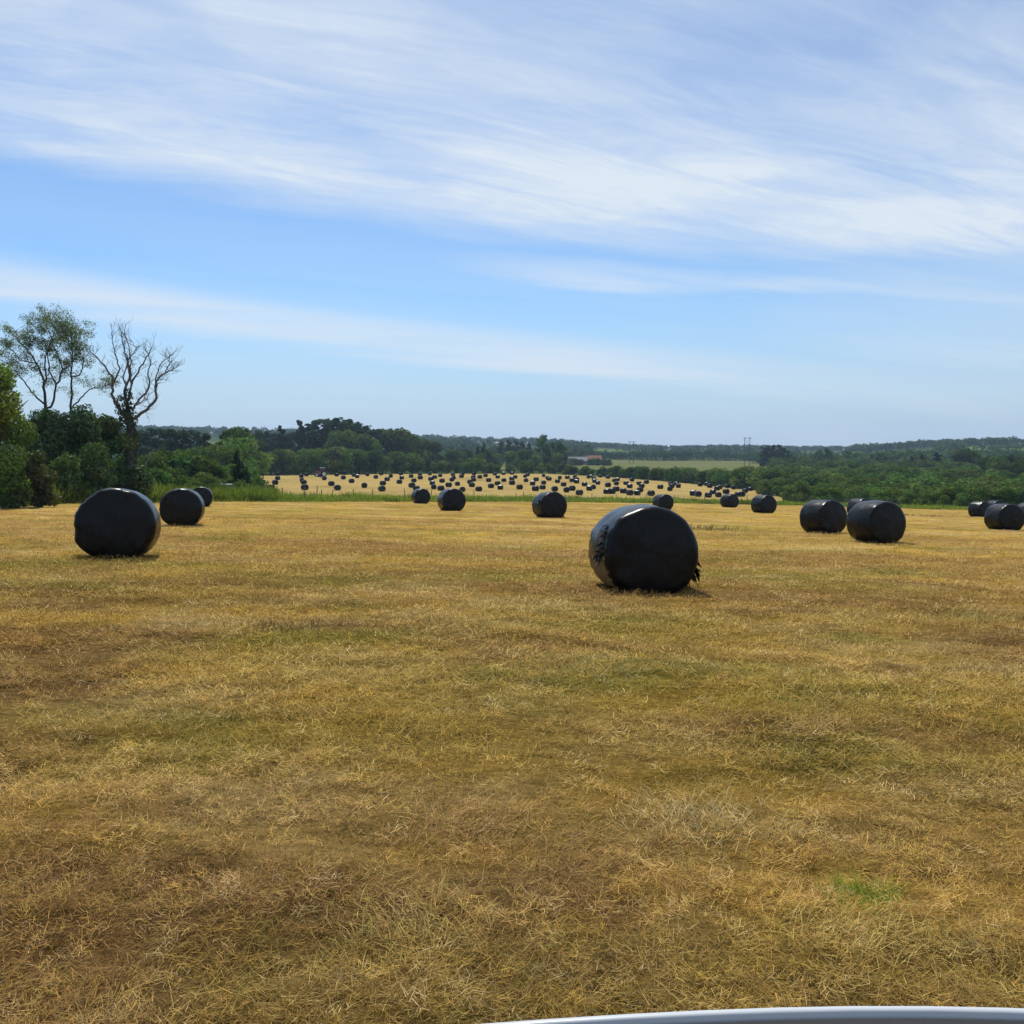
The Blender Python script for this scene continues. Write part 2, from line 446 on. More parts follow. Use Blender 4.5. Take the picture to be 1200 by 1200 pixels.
def build_stubble():
    rng = np.random.default_rng(5)
    parts = []
    # loose swaths: bundles of cut stalks lying roughly parallel
    nb = 52000; m = 19
    d = 1.5 * (40 / 1.5) ** rng.random(nb)
    bx = rng.uniform(-1, 1, nb) * (.60 * d + 2.8); by = d
    thick = fbm(bx / 1.5, by / .8, 221, 3)
    ok = rng.random(nb) < np.where(d < 2.2, .7, 1.0) * np.clip((thick - .30) * 4.5, .18, 1)
    d = d[ok]; bx = bx[ok]; by = by[ok]; nb = len(d)
    baz = fbm(bx / 1.3, by / 1.3, 201, 2) * 8 + rng.normal(0, 1.1, nb)
    sc = np.clip(d / 6, .6, 3.0)
    la = rng.normal(0, .055, (nb, m)) * sc[:, None]; lp = rng.normal(0, .04, (nb, m)) * sc[:, None]
    x = (bx[:, None] + la * np.cos(baz)[:, None] - lp * np.sin(baz)[:, None]).ravel()
    y = (by[:, None] + la * np.sin(baz)[:, None] + lp * np.cos(baz)[:, None]).ravel()
    n = nb * m; dd = np.repeat(d, m); ws = np.clip(dd / 5.5, .5, 4.0)
    az = np.repeat(baz, m) + rng.normal(0, .75, n) + math.pi * (rng.random(n) < .5)
    z = Hd(x, y) + np.abs(rng.normal(0, .016, n)) + np.repeat(rng.random(nb) ** 3 * .06, m)
    kk = np.repeat(rng.choice(6, nb, p=[.24, .24, .24, .14, .08, .06]), m)
    base = field_col(x, y); t = rng.uniform(.3, .75, n)[:, None]
    cc = (base * (1 - t) + PAL[kk] * t) * np.repeat(rng.uniform(.42, 1.5, nb), m)[:, None] * rng.uniform(.75, 1.25, n)[:, None]
    parts.append(blades(np.stack([x, y, z], -1), az, rng.uniform(1.05, 1.58, n), rng.uniform(.022, .085, n) * np.clip(ws, .8, 1.25), rng.uniform(.0017, .0038, n) * ws, cc, rng.uniform(-.35, .4, n)))
    # short standing stubble and stray stalks in every direction
    n = 240000
    d = 1.5 * (26 / 1.5) ** rng.random(n)
    x = rng.uniform(-1, 1, n) * (.60 * d + 2.8); y = d + rng.uniform(-.05, .05, n) * d
    z = Hd(x, y) + rng.uniform(0, .02, n); ws = np.clip(d / 5.5, .5, 3.5)
    st_ = rng.random(n) < .6
    tilt = np.where(st_, rng.uniform(.1, .95, n), rng.uniform(.9, 1.5, n))
    ln = np.where(st_, rng.uniform(.02, .055, n), rng.uniform(.03, .10, n) * np.clip(ws, .8, 1.5))
    parts.append(blades(np.stack([x, y, z], -1), rng.uniform(0, 6.28, n), tilt, ln, rng.uniform(.002, .004, n) * ws, stalk_cols(x, y, n, rng) * rng.uniform(.6, 1.2, n)[:, None], rng.uniform(-.2, .7, n)))
    # tufts: small clumps of standing or raked-up grass
    nt = 2200
    d = 1.8 * (60 / 1.8) ** rng.random(nt)
    tx = rng.uniform(-1, 1, nt) * (.58 * d + 2.0); ty = d
    m = 26
    x = np.repeat(tx, m) + rng.normal(0, .07, nt * m) * np.repeat(np.clip(d / 8, .8, 2.2), m)
    y = np.repeat(ty, m) + rng.normal(0, .06, nt * m) * np.repeat(np.clip(d / 8, .8, 2.2), m)
    k = nt * m
    z = Hd(x, y) + rng.uniform(0, .02, k)
    sc = np.repeat(np.clip(d / 6, .7, 4) , m)
    azt = np.repeat(rng.uniform(0, 6.28, nt), m) + rng.normal(0, .9, k)
    tc = stalk_cols(np.repeat(tx, m), np.repeat(ty, m), k, rng) * np.repeat(rng.uniform(.7, 1.25, nt), m)[:, None]
    parts.append(blades(np.stack([x, y, z], -1), azt, rng.uniform(.2, 1.25, k), rng.uniform(.03, .085, k) * np.minimum(sc, 1.2), rng.uniform(.002, .004, k) * sc, tc, rng.uniform(0, .9, k)))
    # particular clumps seen in the field
    special = [  # px, py, radius m, count, height, colour, spread
        (490, 872, .55, 900, .17, (.40, .29, .06)), (385, 862, .6, 800, .13, (.42, .31, .07)),
        (330, 737, .55, 700, .15, (.13, .11, .04)), (940, 825, .5, 800, .16, (.30, .25, .06)),
        (1020, 1060, .11, 1700, .12, (.19, .26, .035)), (700, 782, .7, 900, .09, (.22, .25, .10)),
        (1000, 722, .9, 1100, .14, (.44, .34, .13)), (1130, 722, .7, 700, .13, (.42, .33, .13)), (815, 975, .3, 700, .13, (.46, .36, .16)),
        (480, 1100, .22, 500, .13, (.40, .32, .10)), (540, 985, .3, 700, .14, (.36, .22, .10)),
        (60, 1050, .2, 300, .08, (.10, .07, .035)), (1005, 1110, .2, 600, .15, (.44, .34, .11)),
        (640, 1010, .3, 420, .12, (.30, .18, .08)), (1180, 800, .5, 600, .12, (.46, .36, .15)),
        (830, 621, 1.0, 500, .30, (.16, .13, .05)), (35, 591, .8, 300, .3, (.10, .10, .04)),
        (1150, 1135, .18, 420, .13, (.40, .31, .11)), (230, 870, .5, 600, .10, (.32, .28, .06)), (620, 800, .7, 600, .08, (.38, .31, .12)),
        (1090, 605, .9, 250, .22, (.20, .13, .05)), (1060, 604, .8, 250, .2, (.20, .13, .05))]
    for px, py, rad, cnt, hgt, c in special:
        cnt = int(cnt * .55); hgt *= .8; rad *= 1.15; c = tuple(v * 1.2 for v in c)
        cx, cy = hit(px, py)
        q = rng.normal(0, .5, (cnt, 2)) * rad
        x = cx + q[:, 0]; y = cy + q[:, 1]; z = Hd(x, y)
        w = max(.003, cy * .0007)
        az = rng.uniform(0, 6.28) + rng.normal(0, 1.0, cnt)
        cc = np.array(c) * rng.uniform(.65, 1.35, cnt)[:, None]
        parts.append(blades(np.stack([x, y, z], -1), az, rng.uniform(.15, 1.2, cnt), rng.uniform(.6, 1.3, cnt) * hgt, np.full(cnt, w), cc, rng.uniform(0, .9, cnt)))
    # far swaths: thin rows of left-over stalks
    n = 60000
    d = 26 * (105 / 26) ** rng.random(n)
    x = rng.uniform(-1, 1, n) * .6 * d
    row = vn(x / 22 + 3, (d + .12 * x) / 1.5 + 1.3 * vn(x / 9, d / 5, 91), 73)
    u = ucoord(x, d); ok = (d < edge(u) - .5) & (row + rng.normal(0, .2, n) > .5)
    x = x[ok]; d = d[ok]; n = len(x); s = d / 30
    z = Hd(x, d)
    parts.append(blades(np.stack([x, d, z], -1), rng.uniform(0, 6.28, n), rng.uniform(1.0, 1.5, n), rng.uniform(.07, .16, n) * s ** .3, rng.uniform(.012, .022, n) * s, (stalk_cols(x, d, n, rng) * .35 + field_col(x, d) * .6), rng.uniform(0, .5, n)))
    o = merge_blades('stubble', parts, M['straw'])
    tag(o, 'dry mown grass stubble and loose stalks lying across the field', 'grass', kind='stuff')
build_stubble()

def build_verge():
    rng = np.random.default_rng(9)
    parts = []
    n = 80000
    u = rng.uniform(-.62, .62, n)
    e = edge(u)
    depth = rng.random(n) ** 1.2 * np.where(u < -.27, 16, 9)
    y = e + .2 + depth; x = u * y
    y = y + rng.normal(0, .3, n)
    z = Hd(x, y)
    tallf = .25 + 1.3 * fbm(x / 2.0, y / 2.0, 301, 3)
    ln = rng.uniform(.35, .95, n) * tallf * np.clip(.35 + depth / 2.5, .3, 1) * np.where(u > .25, .8, 1)
    g = fbm(x / 5, y / 3, 311, 3)[:, None]
    c = np.array([.18, .28, .04]) * (1 - g) + np.array([.31, .34, .065]) * g
    dark = (fbm(x / 2.5, y / 2, 321, 2) > .62)[:, None]
    c = np.where(dark, c * .55, c) * rng.uniform(.7, 1.3, n)[:, None]
    seed = rng.random(n) < .06; c[seed] = np.array([.26, .22, .09]) * rng.uniform(.8, 1.2, seed.sum())[:, None]
    wd = rng.uniform(.03, .07, n) * y / 80
    parts.append(blades(np.stack([x, y, z], -1), rng.uniform(0, 6.28, n), rng.uniform(.05, .6, n), ln, wd, c, rng.uniform(0, .7, n)))
    n = 26000
    u = rng.uniform(-.50, -.24, n); e = edge(u); y = e + .8 + rng.random(n) * 13; x = u * y; z = Hd(x, y)
    t = fbm(x / 1.8, y / 1.8, 341, 3); ln = rng.uniform(.6, 1.5, n) * (.3 + 1.2 * t)
    c = np.array([.12, .19, .03]) * (1 - t[:, None]) + np.array([.22, .25, .05]) * t[:, None]
    parts.append(blades(np.stack([x, y, z], -1), rng.uniform(0, 6.28, n), rng.uniform(.05, .7, n), ln, rng.uniform(.05, .12, n), c * rng.uniform(.6, 1.3, n)[:, None], rng.uniform(0, .8, n)))
    o = merge_blades('verge_grass', parts, M['grass'])
    tag(o, 'long green grass and weeds on the verge between the two fields', 'grass', kind='stuff')
build_verge()

# ------------------------------------------------------------------ bales
def bale_mesh(name, seed, seg=72, rings=30, wrinkle=1.0):
    """drum lying along local Y, end normal -Y; sits on z=0"""
    rng = np.random.default_rng(seed)
    L, Rr, rc = 1.22, .69, .125
    prof = []
    for t in np.linspace(0, 1, 7)[:-1]: prof.append((t * (Rr - rc), -L / 2 - .03 * (1 - t * t)))
    for a in np.linspace(0, math.pi / 2, 8): prof.append((Rr - rc + rc * math.sin(a), -L / 2 + rc - rc * math.cos(a)))
    for t in np.linspace(0, 1, 8)[1:-1]: prof.append((Rr + .02 * math.sin(math.pi * t), -L / 2 + rc + t * (L - 2 * rc)))
    prof += [(r, -h) for r, h in prof[:14][::-1]]
    prof = np.array(prof)
    q = np.linspace(0, 2 * math.pi, seg, endpoint=False)
    X = prof[:, 0][:, None] * np.cos(q); Z = prof[:, 0][:, None] * np.sin(q); Y = np.repeat(prof[:, 1][:, None], seg, 1)
    s = seed * 13
    # slack in the film, pinched folds radiating at the ends
    w = np.clip(prof[:, 0] / Rr, 0, 1)[:, None]
    lump = (fbm((q[None, :] * 2.2) % 13.82 + 0 * Y, Y * 1.7 + 9, s, 3) - .5) * .075 * np.sin(q / 2)[None, :] ** .5
    fold = (vn((q * 9)[None, :] + 0 * Y, Y * 2 + 4, s + 5) - .5) * .022 * w * np.clip((np.abs(Y) - .3) / .2, 0, 1)
    k = 1 + (lump + fold * np.sin(q / 2)[None, :] ** .5) * wrinkle / .7
    X *= k; Z *= k
    Y = Y + (fbm(X * 2.2 + 5, Z * 2.2 + 7, s + 9, 3) - .5) * .06 * np.sign(Y) * wrinkle
    # settle: wide, low, flat foot
    Z = Z * .945
    X *= 1.0 + .045 * np.clip(-Z / .65, 0, 1)
    foot = -.605
    Z = np.where(Z < foot, foot + (Z - foot) * .12, Z)
    Z = Z - Z.min()
    V = np.stack([X, Y, Z], -1).reshape(-1, 3)
    n = len(prof); i, j = np.meshgrid(np.arange(n - 1), np.arange(seg), indexing='ij'); j2 = (j + 1) % seg
    Q = np.stack([i * seg + j, i * seg + j2, (i + 1) * seg + j2, (i + 1) * seg + j], -1).reshape(-1, 4)
    me = np_mesh(name, V, [Q], None, True)
    bm = bmesh.new(); bm.from_mesh(me); bmesh.ops.remove_doubles(bm, verts=bm.verts, dist=1e-5)
    bmesh.ops.recalc_face_normals(bm, faces=bm.faces); bm.to_mesh(me); bm.free()
    for p in me.polygons: p.use_smooth = True
    me.materials.append(M['film'])
    return me

BALES = [bale_mesh('bale_a', 1), bale_mesh('bale_b', 2), bale_mesh('bale_c', 3), bale_mesh('bale_d', 4)]
SMALL = [bale_mesh('small_bale_a', 5, 28, wrinkle=.8), bale_mesh('small_bale_b', 6, 28, wrinkle=.8)]

NEAR = [  # px, base py, yaw deg, scale, mesh, label
 (751, 691, 9, 1.03, 0, 'largest black bale, its film torn at left showing straw, ragged flap at right'),
 (139, 654, 15, 1.04, 1, 'big black wrapped bale at far left, second largest in the field'),
 (214, 615, 13, .99, 2, 'black wrapped bale just right of the big left bale, overlapping a smaller one'),
 (236, 594, 15, .92, 3, 'small black bale peeking out behind another at the left, by the green verge'),
 (493, 590, 24, 1.02, 0, 'smallest black bale at the verge left of centre, beside a larger one'),
 (529, 598, 20, 1.12, 1, 'black wrapped bale at the verge left of centre, larger of that pair'),
 (644, 607, 24, 1.05, 2, 'single black bale in mid field just right of centre, ragged lower right corner'),
 (777, 597, 24, 1.0, 3, 'black bale mostly hidden behind the top of the largest torn bale'),
 (855, 595, 30, 1.05, 0, 'small black bale at the verge right of the torn bale, left of a larger one'),
 (895, 601, 24, 1.1, 1, 'black bale near the verge between the small one and the close group of three'),
 (965, 625, 24, 1.0, 2, 'black bale at the left front of the close group of three'),
 (1008, 606, 20, 1.0, 3, 'black bale half hidden at the back of the close group of three'),
 (1026, 637, 18, 1.0, 0, 'largest black bale at the right front of the close group of three'),
 (1148, 605, 20, 1.0, 1, 'black bale at the left end of the cluster near the right edge'),
 (1166, 604, 14, 1.0, 2, 'black bale half hidden at the back of the cluster near the right edge'),
 (1177, 621, 10, 1.0, 3, 'largest black bale at the front of the cluster near the right edge'),
 (1206, 613, 12, 1.0, 0, 'black bale cut off by the right edge of the picture')]
near_objs = []
for px, py, yaw, sc, k, lab in NEAR:
    x, y = hit(px, py)
    y += .35; x *= y / (y - .35)
    o = link('wrapped_bale', BALES[k])
    o.location = (x, y, float(Hd(x, y)) - .035); o.rotation_euler = (R(random.uniform(-1.5, 1.5)) - math.atan(.041), math.atan(.021), R(yaw))
    o.scale = (sc, sc, sc)
    tag(o, lab, 'bale', 'wrapped bales in the near field')
    near_objs.append(o)

# torn film, straw and flaps on the nearest bale (local coordinates of its mesh)
def bale_point(ang, yy, r=.70):
    return Vector((r * math.cos(ang) * 1.0, yy, .65 + r * math.sin(ang) * .945))
def flap_mesh(seed, pts, size, n, mat_w=.03):
    """thin ragged strips of film hanging from a torn edge, close to the bale"""
    rng = random.Random(seed); mb = MB()
    for i in range(n):
        p = Vector(pts[i % len(pts)]) + Vector((0, rng.uniform(-.03, .03), rng.uniform(-.02, .02)))
        out_ = Vector((p.x, 0, p.z - .65)).normalized()
        d = (out_ * rng.uniform(.1, .75) + Vector((0, rng.uniform(-.8, .8), rng.uniform(-1.0, .15)))).normalized()
        s = (d.cross(out_) + Vector((rng.uniform(-.4, .4), rng.uniform(-.4, .4), rng.uniform(-.4, .4)))).normalized()
        ln = size * rng.uniform(.4, 1.25); w = mat_w * rng.uniform(.35, 1.1); k = 5; up = []; vs = []
        for j in range(k):
            t = j / (k - 1); ww = w * (1 - t * rng.uniform(.5, .95))
            c = p + d * ln * t + Vector((rng.uniform(-.012, .012), rng.uniform(-.015, .015), -.05 * t * t * size / .1)) + out_ * .01
            vs += [c - s * ww, c + s * ww * rng.uniform(.6, 1)]
        fs = [(2 * j, 2 * j + 1, 2 * j + 3, 2 * j + 2) for j in range(k - 1)]
        th = s.cross(d).normalized() * .003; m = len(vs)
        mb.add(vs + [v + th for v in vs], fs + [tuple(q + m for q in f) for f in fs])
    return mb
big = near_objs[0]
def shell_patch(a0, a1, y0, y1, off, seed, cols=None):
    na, ny = 24, 14; rng = np.random.default_rng(seed); mb = MB(); vs = []; fs = []
    me = big.data
    from mathutils.bvhtree import BVHTree
    bvh = BVHTree.FromPolygons([v.co[:] for v in me.vertices], [p.vertices[:] for p in me.polygons])
    for i in range(na + 1):
        for j in range(ny + 1):
            a = a0 + (a1 - a0) * i / na; yy = y0 + (y1 - y0) * j / ny
            if i in (0, na): a += rng.uniform(-.05, .05)
            if j in (0, ny): yy += rng.uniform(-.05, .05)
            d = Vector((math.cos(a), 0, math.sin(a)))
            c = Vector((0, yy, .65)); h = bvh.ray_cast(c + d * 1.6, -d)
            p = h[0] if h[0] is not None else c + d * .7
            vs.append(p + d * (off + rng.uniform(-.004, .006)))
    for i in range(na):
        for j in range(ny): fs.append((i * (ny + 1) + j, (i + 1) * (ny + 1) + j, (i + 1) * (ny + 1) + j + 1, i * (ny + 1) + j + 1))
    mb.add(vs, fs); return mb
M['bale_straw'] = simple('bale_straw', (.20, .14, .06), .9, .1, noise=.7, scale=25, bump=1.0)
M['bale_net'] = simple('bale_net', (.05, .038, .034), .8, .15, noise=.95, scale=30, bump=.5)
st = shell_patch(R(188), R(226), -.50, .15, .006, 3).build('exposed_straw', M['bale_straw'], big, True)
st['label'] = 'bare straw showing below the torn film on the left side'
nt_ = shell_patch(R(158), R(188), -.40, -.10, .006, 4).build('torn_net', M['bale_net'], big, True)
pts = [bale_point(R(a), y_, .70) for a, y_ in ((150, -.42), (154, -.44), (158, -.44), (162, -.43), (166, -.42), (170, -.43), (174, -.44), (178, -.43), (182, -.42), (186, -.41), (188, -.38), (188, -.33), (188, -.28), (188, -.23), (188, -.18))]
flap_mesh(5, pts, .09, 60, .026).build('torn_film', M['film'], big)
pts = [bale_point(R(a), y_, .70) for a, y_ in ((-14, -.3), (-20, -.35), (-26, -.3), (-32, -.3), (-38, -.3), (-22, -.45), (-30, -.48))]
flap_mesh(8, pts, .12, 40, .04).build('ragged_flap', M['film'], big)
pts = [bale_point(R(a), y_, .70) for a, y_ in ((-42, -.4), (-48, -.35), (-52, -.42))]
flap_mesh(9, pts, .13, 16, .05).build('ragged_flap', M['film'], near_objs[6])
pts = [bale_point(R(a), y_, .70) for a, y_ in ((164, -.3), (170, -.2), (176, -.3))]
flap_mesh(10, pts, .1, 9, .05).build('ragged_flap', M['film'], near_objs[6])

# bales in the far field: (px, base py) read along the field
FAR = [(317.7,574.2),(322.5,568),(325.4,562.5),(325.8,557.5),(357.2,574.2),(356,567.5),(354,565),(353,560),(359,558),(375,559.2),(380,562.7),
(388.3,569.3),(395.4,574.6),(394.6,558.3),(404,556.6),(402.3,561.8),(414.6,558.7),(418.7,560.2),(412,566),(430.4,558),(440.4,561),(427,571.7),
(446.7,557),(453.7,563.7),(458,559.8),(448.7,568.7),(447.5,575.8),(469.6,557),(470.8,561.8),(468,567),(481.8,559.8),(492,557.9),(492.5,561.8),
(485,565.2),(482.7,571.5),(488,575),(503.7,557),(505,563.5),(509.4,561),(515.8,559),(506.7,568.3),(508.3,573.3),(518,565.7),(525.8,570.8),
(516.7,575),(530.8,558),(531.8,561.8),(529.4,564.3),(536,569.3),(542,557.2),(540.8,560),(542,576.5),(555.4,557),(555,564.2),(554.6,561),
(550.8,567),(553,570.8),(561,575.8),(562.3,560.8),(569,559),(572.7,564.8),(580,557.2),(590,556.6),(583.3,560.7),(590.4,564.8),(583,568.8),
(575.4,572),(586.4,573.8),(600,556.2),(603.7,560.8),(599.8,563),(600,568.2),(609,573.5),(615.4,559.8),(618.3,558),(616.3,565),(628.3,563.8),
(624.3,568.8),(627.5,575.4),(637,559),(637,567.7),(635.8,573.5),(642,561.8),(643.5,563.2),(656,561.8),(664.8,561.3),(673.8,560.4),(653.3,566),
(670.4,564.8),(675.7,566.5),(676,563.7),(660.4,570),(650,575.8),(663.8,577),(670.4,575),(679,580.2),(685,569.8),(689.6,560.8),(693,560),
(696,562.5),(697,565.8),(700.8,568),(690.8,575),(695.4,573.3),(703.3,559.6),(712.3,561),(712.4,570.8),(720,565),(724,563.6),(722.3,568.8),
(722,575.8),(711,578.8),(717,578.8),(730.4,578),(740.6,564.2),(733.6,568.3),(738,572),(738,580.4),(746.7,580.4),(748.8,568.3),(752,571.7),
(757.5,567),(750,576.7),(763,581),(773.8,573),(786,568.3),(787,571.8),(795,571.7),(792.5,569),(785,575.4),(820.4,570),(828,569.4),
(831.7,571.7),(840.4,574.6),(844,573),(852.3,572),(859.6,573.5),(873,577.5),(878.8,575.4),(835.4,579),(850.8,578.8),(841.7,582.6),(830,583),
(818,582),(812.5,581),(865,582),(870,582),(890,578.5),(899.6,578.6),(926,584),(917,583),(950,585),(937,583.6),(983,587),(1048,589),(1078,590),(1104,591)]
for i, (px, py) in enumerate(FAR):
    x, y = hit(px, py, d0=148)
    if i > len(FAR) - 6: y = min(y, 175); x = (px - 600) / F * y
    o = link('wrapped_bale', SMALL[i % 2])
    o.location = (x, y, float(H(x, y)) - .03); o.rotation_euler = (0, 0, R(random.gauss(38, 18)))
    s = random.uniform(.82, .92); o.scale = (s, s, s)
    lab = 'tiny dark wrapped bale scattered in the far field beyond the verge'; g = 'wrapped bales scattered over the far field'
    if i < 4:
        lab = ['nearest', 'second', 'third', 'farthest'][i] + ' bale of the leftmost line of four in the far field'
    elif i < 8: lab = 'dark bale in the second short line from the left of the far field'; g = 'second short line of bales in the far field'
    elif px > 905: lab = 'low dark bale at the right of the far field half sunk behind the verge'; g = 'bales half hidden behind the right verge'
    elif py > 579.5: lab = 'dark bale of the far field just behind the verge grass, right of centre'; g = 'bales just behind the verge grass'
    tag(o, lab, 'bale', g)

# ------------------------------------------------------------------ trees
def leaf_cloud(lobes, n, size, col, seed, shell=.55, colvar=.28, flat=.0, thin=.0):
    rng = np.random.default_rng(seed)
    lobes = np.array(lobes, float)
    w = lobes[:, 3] * lobes[:, 4] + lobes[:, 3] * lobes[:, 5]; w /= w.sum()
    li = rng.choice(len(lobes), n, p=w)
    d = rng.normal(0, 1, (n, 3)); d /= np.linalg.norm(d, axis=1)[:, None]
    r = shell + (1 - shell) * rng.random(n) ** .6
    # uneven surface
    r = r * (.80 + .42 * fbm(d[:, 0] * 2.3 + li * 7.1, d[:, 2] * 2.3 + d[:, 1] * 1.7 + li * 3.3, seed, 3))
    P = lobes[li, :3] + d * r[:, None] * lobes[li, 3:6]
    nrm = d * .75 + rng.normal(0, .55, (n, 3)); nrm[:, 2] += .25; nrm /= np.linalg.norm(nrm, axis=1)[:, None]
    t = np.cross(nrm, rng.normal(0, 1, (n, 3))); t /= np.linalg.norm(t, axis=1)[:, None]; b = np.cross(nrm, t)
    s = size * rng.uniform(.55, 1.35, n)[:, None]
    asp = rng.uniform(.4, .8, n)[:, None]
    V = np.stack([P - t * s, P + b * s * asp, P + t * s, P - b * s * asp], 1)
    V += rng.normal(0, .12, V.shape) * s[:, None]
    lc = 1 + rng.normal(0, colvar * .6, len(lobes)); yl = rng.normal(0, .12, len(lobes))
    c = np.array(col)[None, :] * (lc[li] * rng.uniform(1 - colvar, 1 + colvar, n))[:, None]
    c[:, 0] *= 1 + yl[li] + rng.normal(0, .1, n)
    keep = P[:, 2] > .05
    V = V[keep]; c = np.clip(c[keep], .004, .6)
    return V.reshape(-1, 3), np.arange(len(V) * 4).reshape(-1, 4), np.repeat(c, 4, 0)

def cloud_mesh(name, *a, **k):
    V, Q, C = leaf_cloud(*a, **k)
    me = np_mesh(name, V, [Q], C)
    return me

def rnd_lobes(seed, h, w, z0, n, r0=.3, r1=.5, top=1.0):
    rng = np.random.default_rng(seed); L = []
    for i in range(n):
        t = rng.random(); zz = z0 + (h - z0) * (.18 + .66 * t)
        k = math.sqrt(max(.12, 1 - (2 * t - .85) ** 2)) * top
        a = rng.uniform(0, 6.28); rr = rng.uniform(.15, .62) * w / 2 * k
        s = rng.uniform(r0, r1) * w / 2
        L.append((rr * math.cos(a), rr * math.sin(a), zz, s * 1.1, s * 1.1, min(s * .85, (h - z0) * .3)))
    top = max(l[2] + l[5] * .95 for l in L); k = (h - z0) / (top - z0)
    return [(l[0], l[1], z0 + (l[2] - z0) * k, l[3], l[4], l[5] * k) for l in L]

def trunk_mb(h, r, seed, limbs=5, spread=.35, lean=0.0):
    rng = random.Random(seed); mb = MB()
    pts = [(lean * t * h + rng.uniform(-.02, .02) * h * (t > 0), rng.uniform(-.02, .02) * h * (t > 0), t * h - .15 * (t == 0)) for t in (0, .2, .4, .6, .8, 1)]
    mb.tube(pts, [r * 1.25, r, r * .8, r * .6, r * .4, r * .15], 7)
    for i in range(limbs):
        k = rng.choice([1, 2, 3, 4]); p = Vector(pts[k]); a = rng.uniform(0, 6.28); L = h * spread * rng.uniform(.6, 1.1)
        d = Vector((math.cos(a), math.sin(a), rng.uniform(.4, 1.1))).normalized()
        q = p + d * L * .5; e = q + (d + Vector((0, 0, .4))).normalized() * L * .5
        mb.tube([p, q, e], [r * .42, r * .28, r * .07], 5)
    return mb

PROTO = {}
def proto(key, name, h, crown_me, trunk=None, cm='leaf', tm='bark'):
    crown_me.materials.append(M[cm])
    tme = None
    if trunk is not None:
        tme = trunk.mesh('trunk', True); tme.materials.append(M[tm])
    PROTO[key] = (name, h, crown_me, tme)

G1 = (.105, .155, .042); G2 = (.078, .122, .038); G3 = (.038, .064, .034); G4 = (.13, .18, .046); G5 = (.032, .055, .03)
for v in range(4):
    proto('round%d' % v, 'broadleaf_tree', 8, cloud_mesh('crown', rnd_lobes(40 + v, 8, 7.6, -.6, 18), 3200, .29, [G1, G2, G1, G4][v], 50 + v), trunk_mb(6.5, .22, 60 + v))
for v in range(4):
    proto('bush%d' % v, 'bush', 4, cloud_mesh('foliage', rnd_lobes(70 + v, 4, 5.2, -.6, 12, .30, .5), 2800, .18, [G1, G4, G2, G1][v], 80 + v), trunk_mb(2.6, .1, 85 + v, 6))
def pine_lobes(seed, h, w, z0, n):
    rng = np.random.default_rng(seed); L = []
    for i in range(n):
        t = (i + .5) / n; zz = z0 + (h - z0) * t
        wid = w / 2 * (.30 + .85 * (1 - t) ** .7) * (.8 + .3 * rng.random())
        for k in range(2):
            a = rng.uniform(0, 6.28); rr = wid * rng.uniform(.2, .7)
            s = wid * rng.uniform(.4, .65)
            L.append((rr * math.cos(a), rr * math.sin(a), zz + rng.uniform(-.4, .4) - (.6 if t > .9 else 0), s, s, s * .62))
    return L
for v in range(3):
    proto('pine%d' % v, 'pine_tree', 18, cloud_mesh('crown', pine_lobes(90 + v, 18, 9, 2.5, 11), 4200, .4, [G3, G5, G3][v], 95 + v, shell=.45), trunk_mb(17.4, .32, 100 + v, 9, .2))
def cone_lobes(seed, h, w, n):
    rng = np.random.default_rng(seed); L = []
    for i in range(n):
        t = (i + .3) / n; s = w / 2 * (1 - t) ** .8 + .12
        for k in range(3):
            a = rng.uniform(0, 6.28)
            L.append((s * .55 * math.cos(a), s * .55 * math.sin(a), t * h, s * .62, s * .62, h / n * .9))
    return L
for v in range(2):
    proto('cone%d' % v, 'conifer', 12, cloud_mesh('crown', cone_lobes(110 + v, 12, 5.0, 12), 1900, .36, G5, 115 + v, shell=.5), trunk_mb(11.6, .2, 118 + v, 4, .12))
for v in range(2):
    rng = np.random.default_rng(120 + v)
    L = [(rng.uniform(-3, 3), rng.uniform(-3, 3), rng.uniform(5, 12.6), rng.uniform(1, 2), rng.uniform(1, 2), rng.uniform(.7, 1.3)) for i in range(17)] + [(0, 0, 12.6, 1.6, 1.6, 1.3)]
    proto('tall%d' % v, 'broadleaf_tree', 14, cloud_mesh('crown', L, 1700, .36, G2, 125 + v, shell=.35), trunk_mb(12.5, .26, 128 + v, 10, .33))

TREES = 0
def tree_at(px, ytop, d, key, label, group, wide=1.0, cat='tree', sink=.15):
    global TREES
    name, h, cm, tm = PROTO[key]
    x, y = at(px, d); zg = float(H(x, y)) - sink; zt = z_at(px, ytop, d)
    s = max(.3, (zt - zg) / h)
    e = empty(name, (x, y, zg), random.uniform(0, 6.28)); e.scale = (s * wide, s * wide, s)
    c = link('foliage' if cat == 'bush' else 'crown', cm, None, e)
    if tm: link('stem' if cat == 'bush' else 'trunk', tm, None, e)
    tag(e, label, cat, group); TREES += 1
    return e

ru = random.uniform
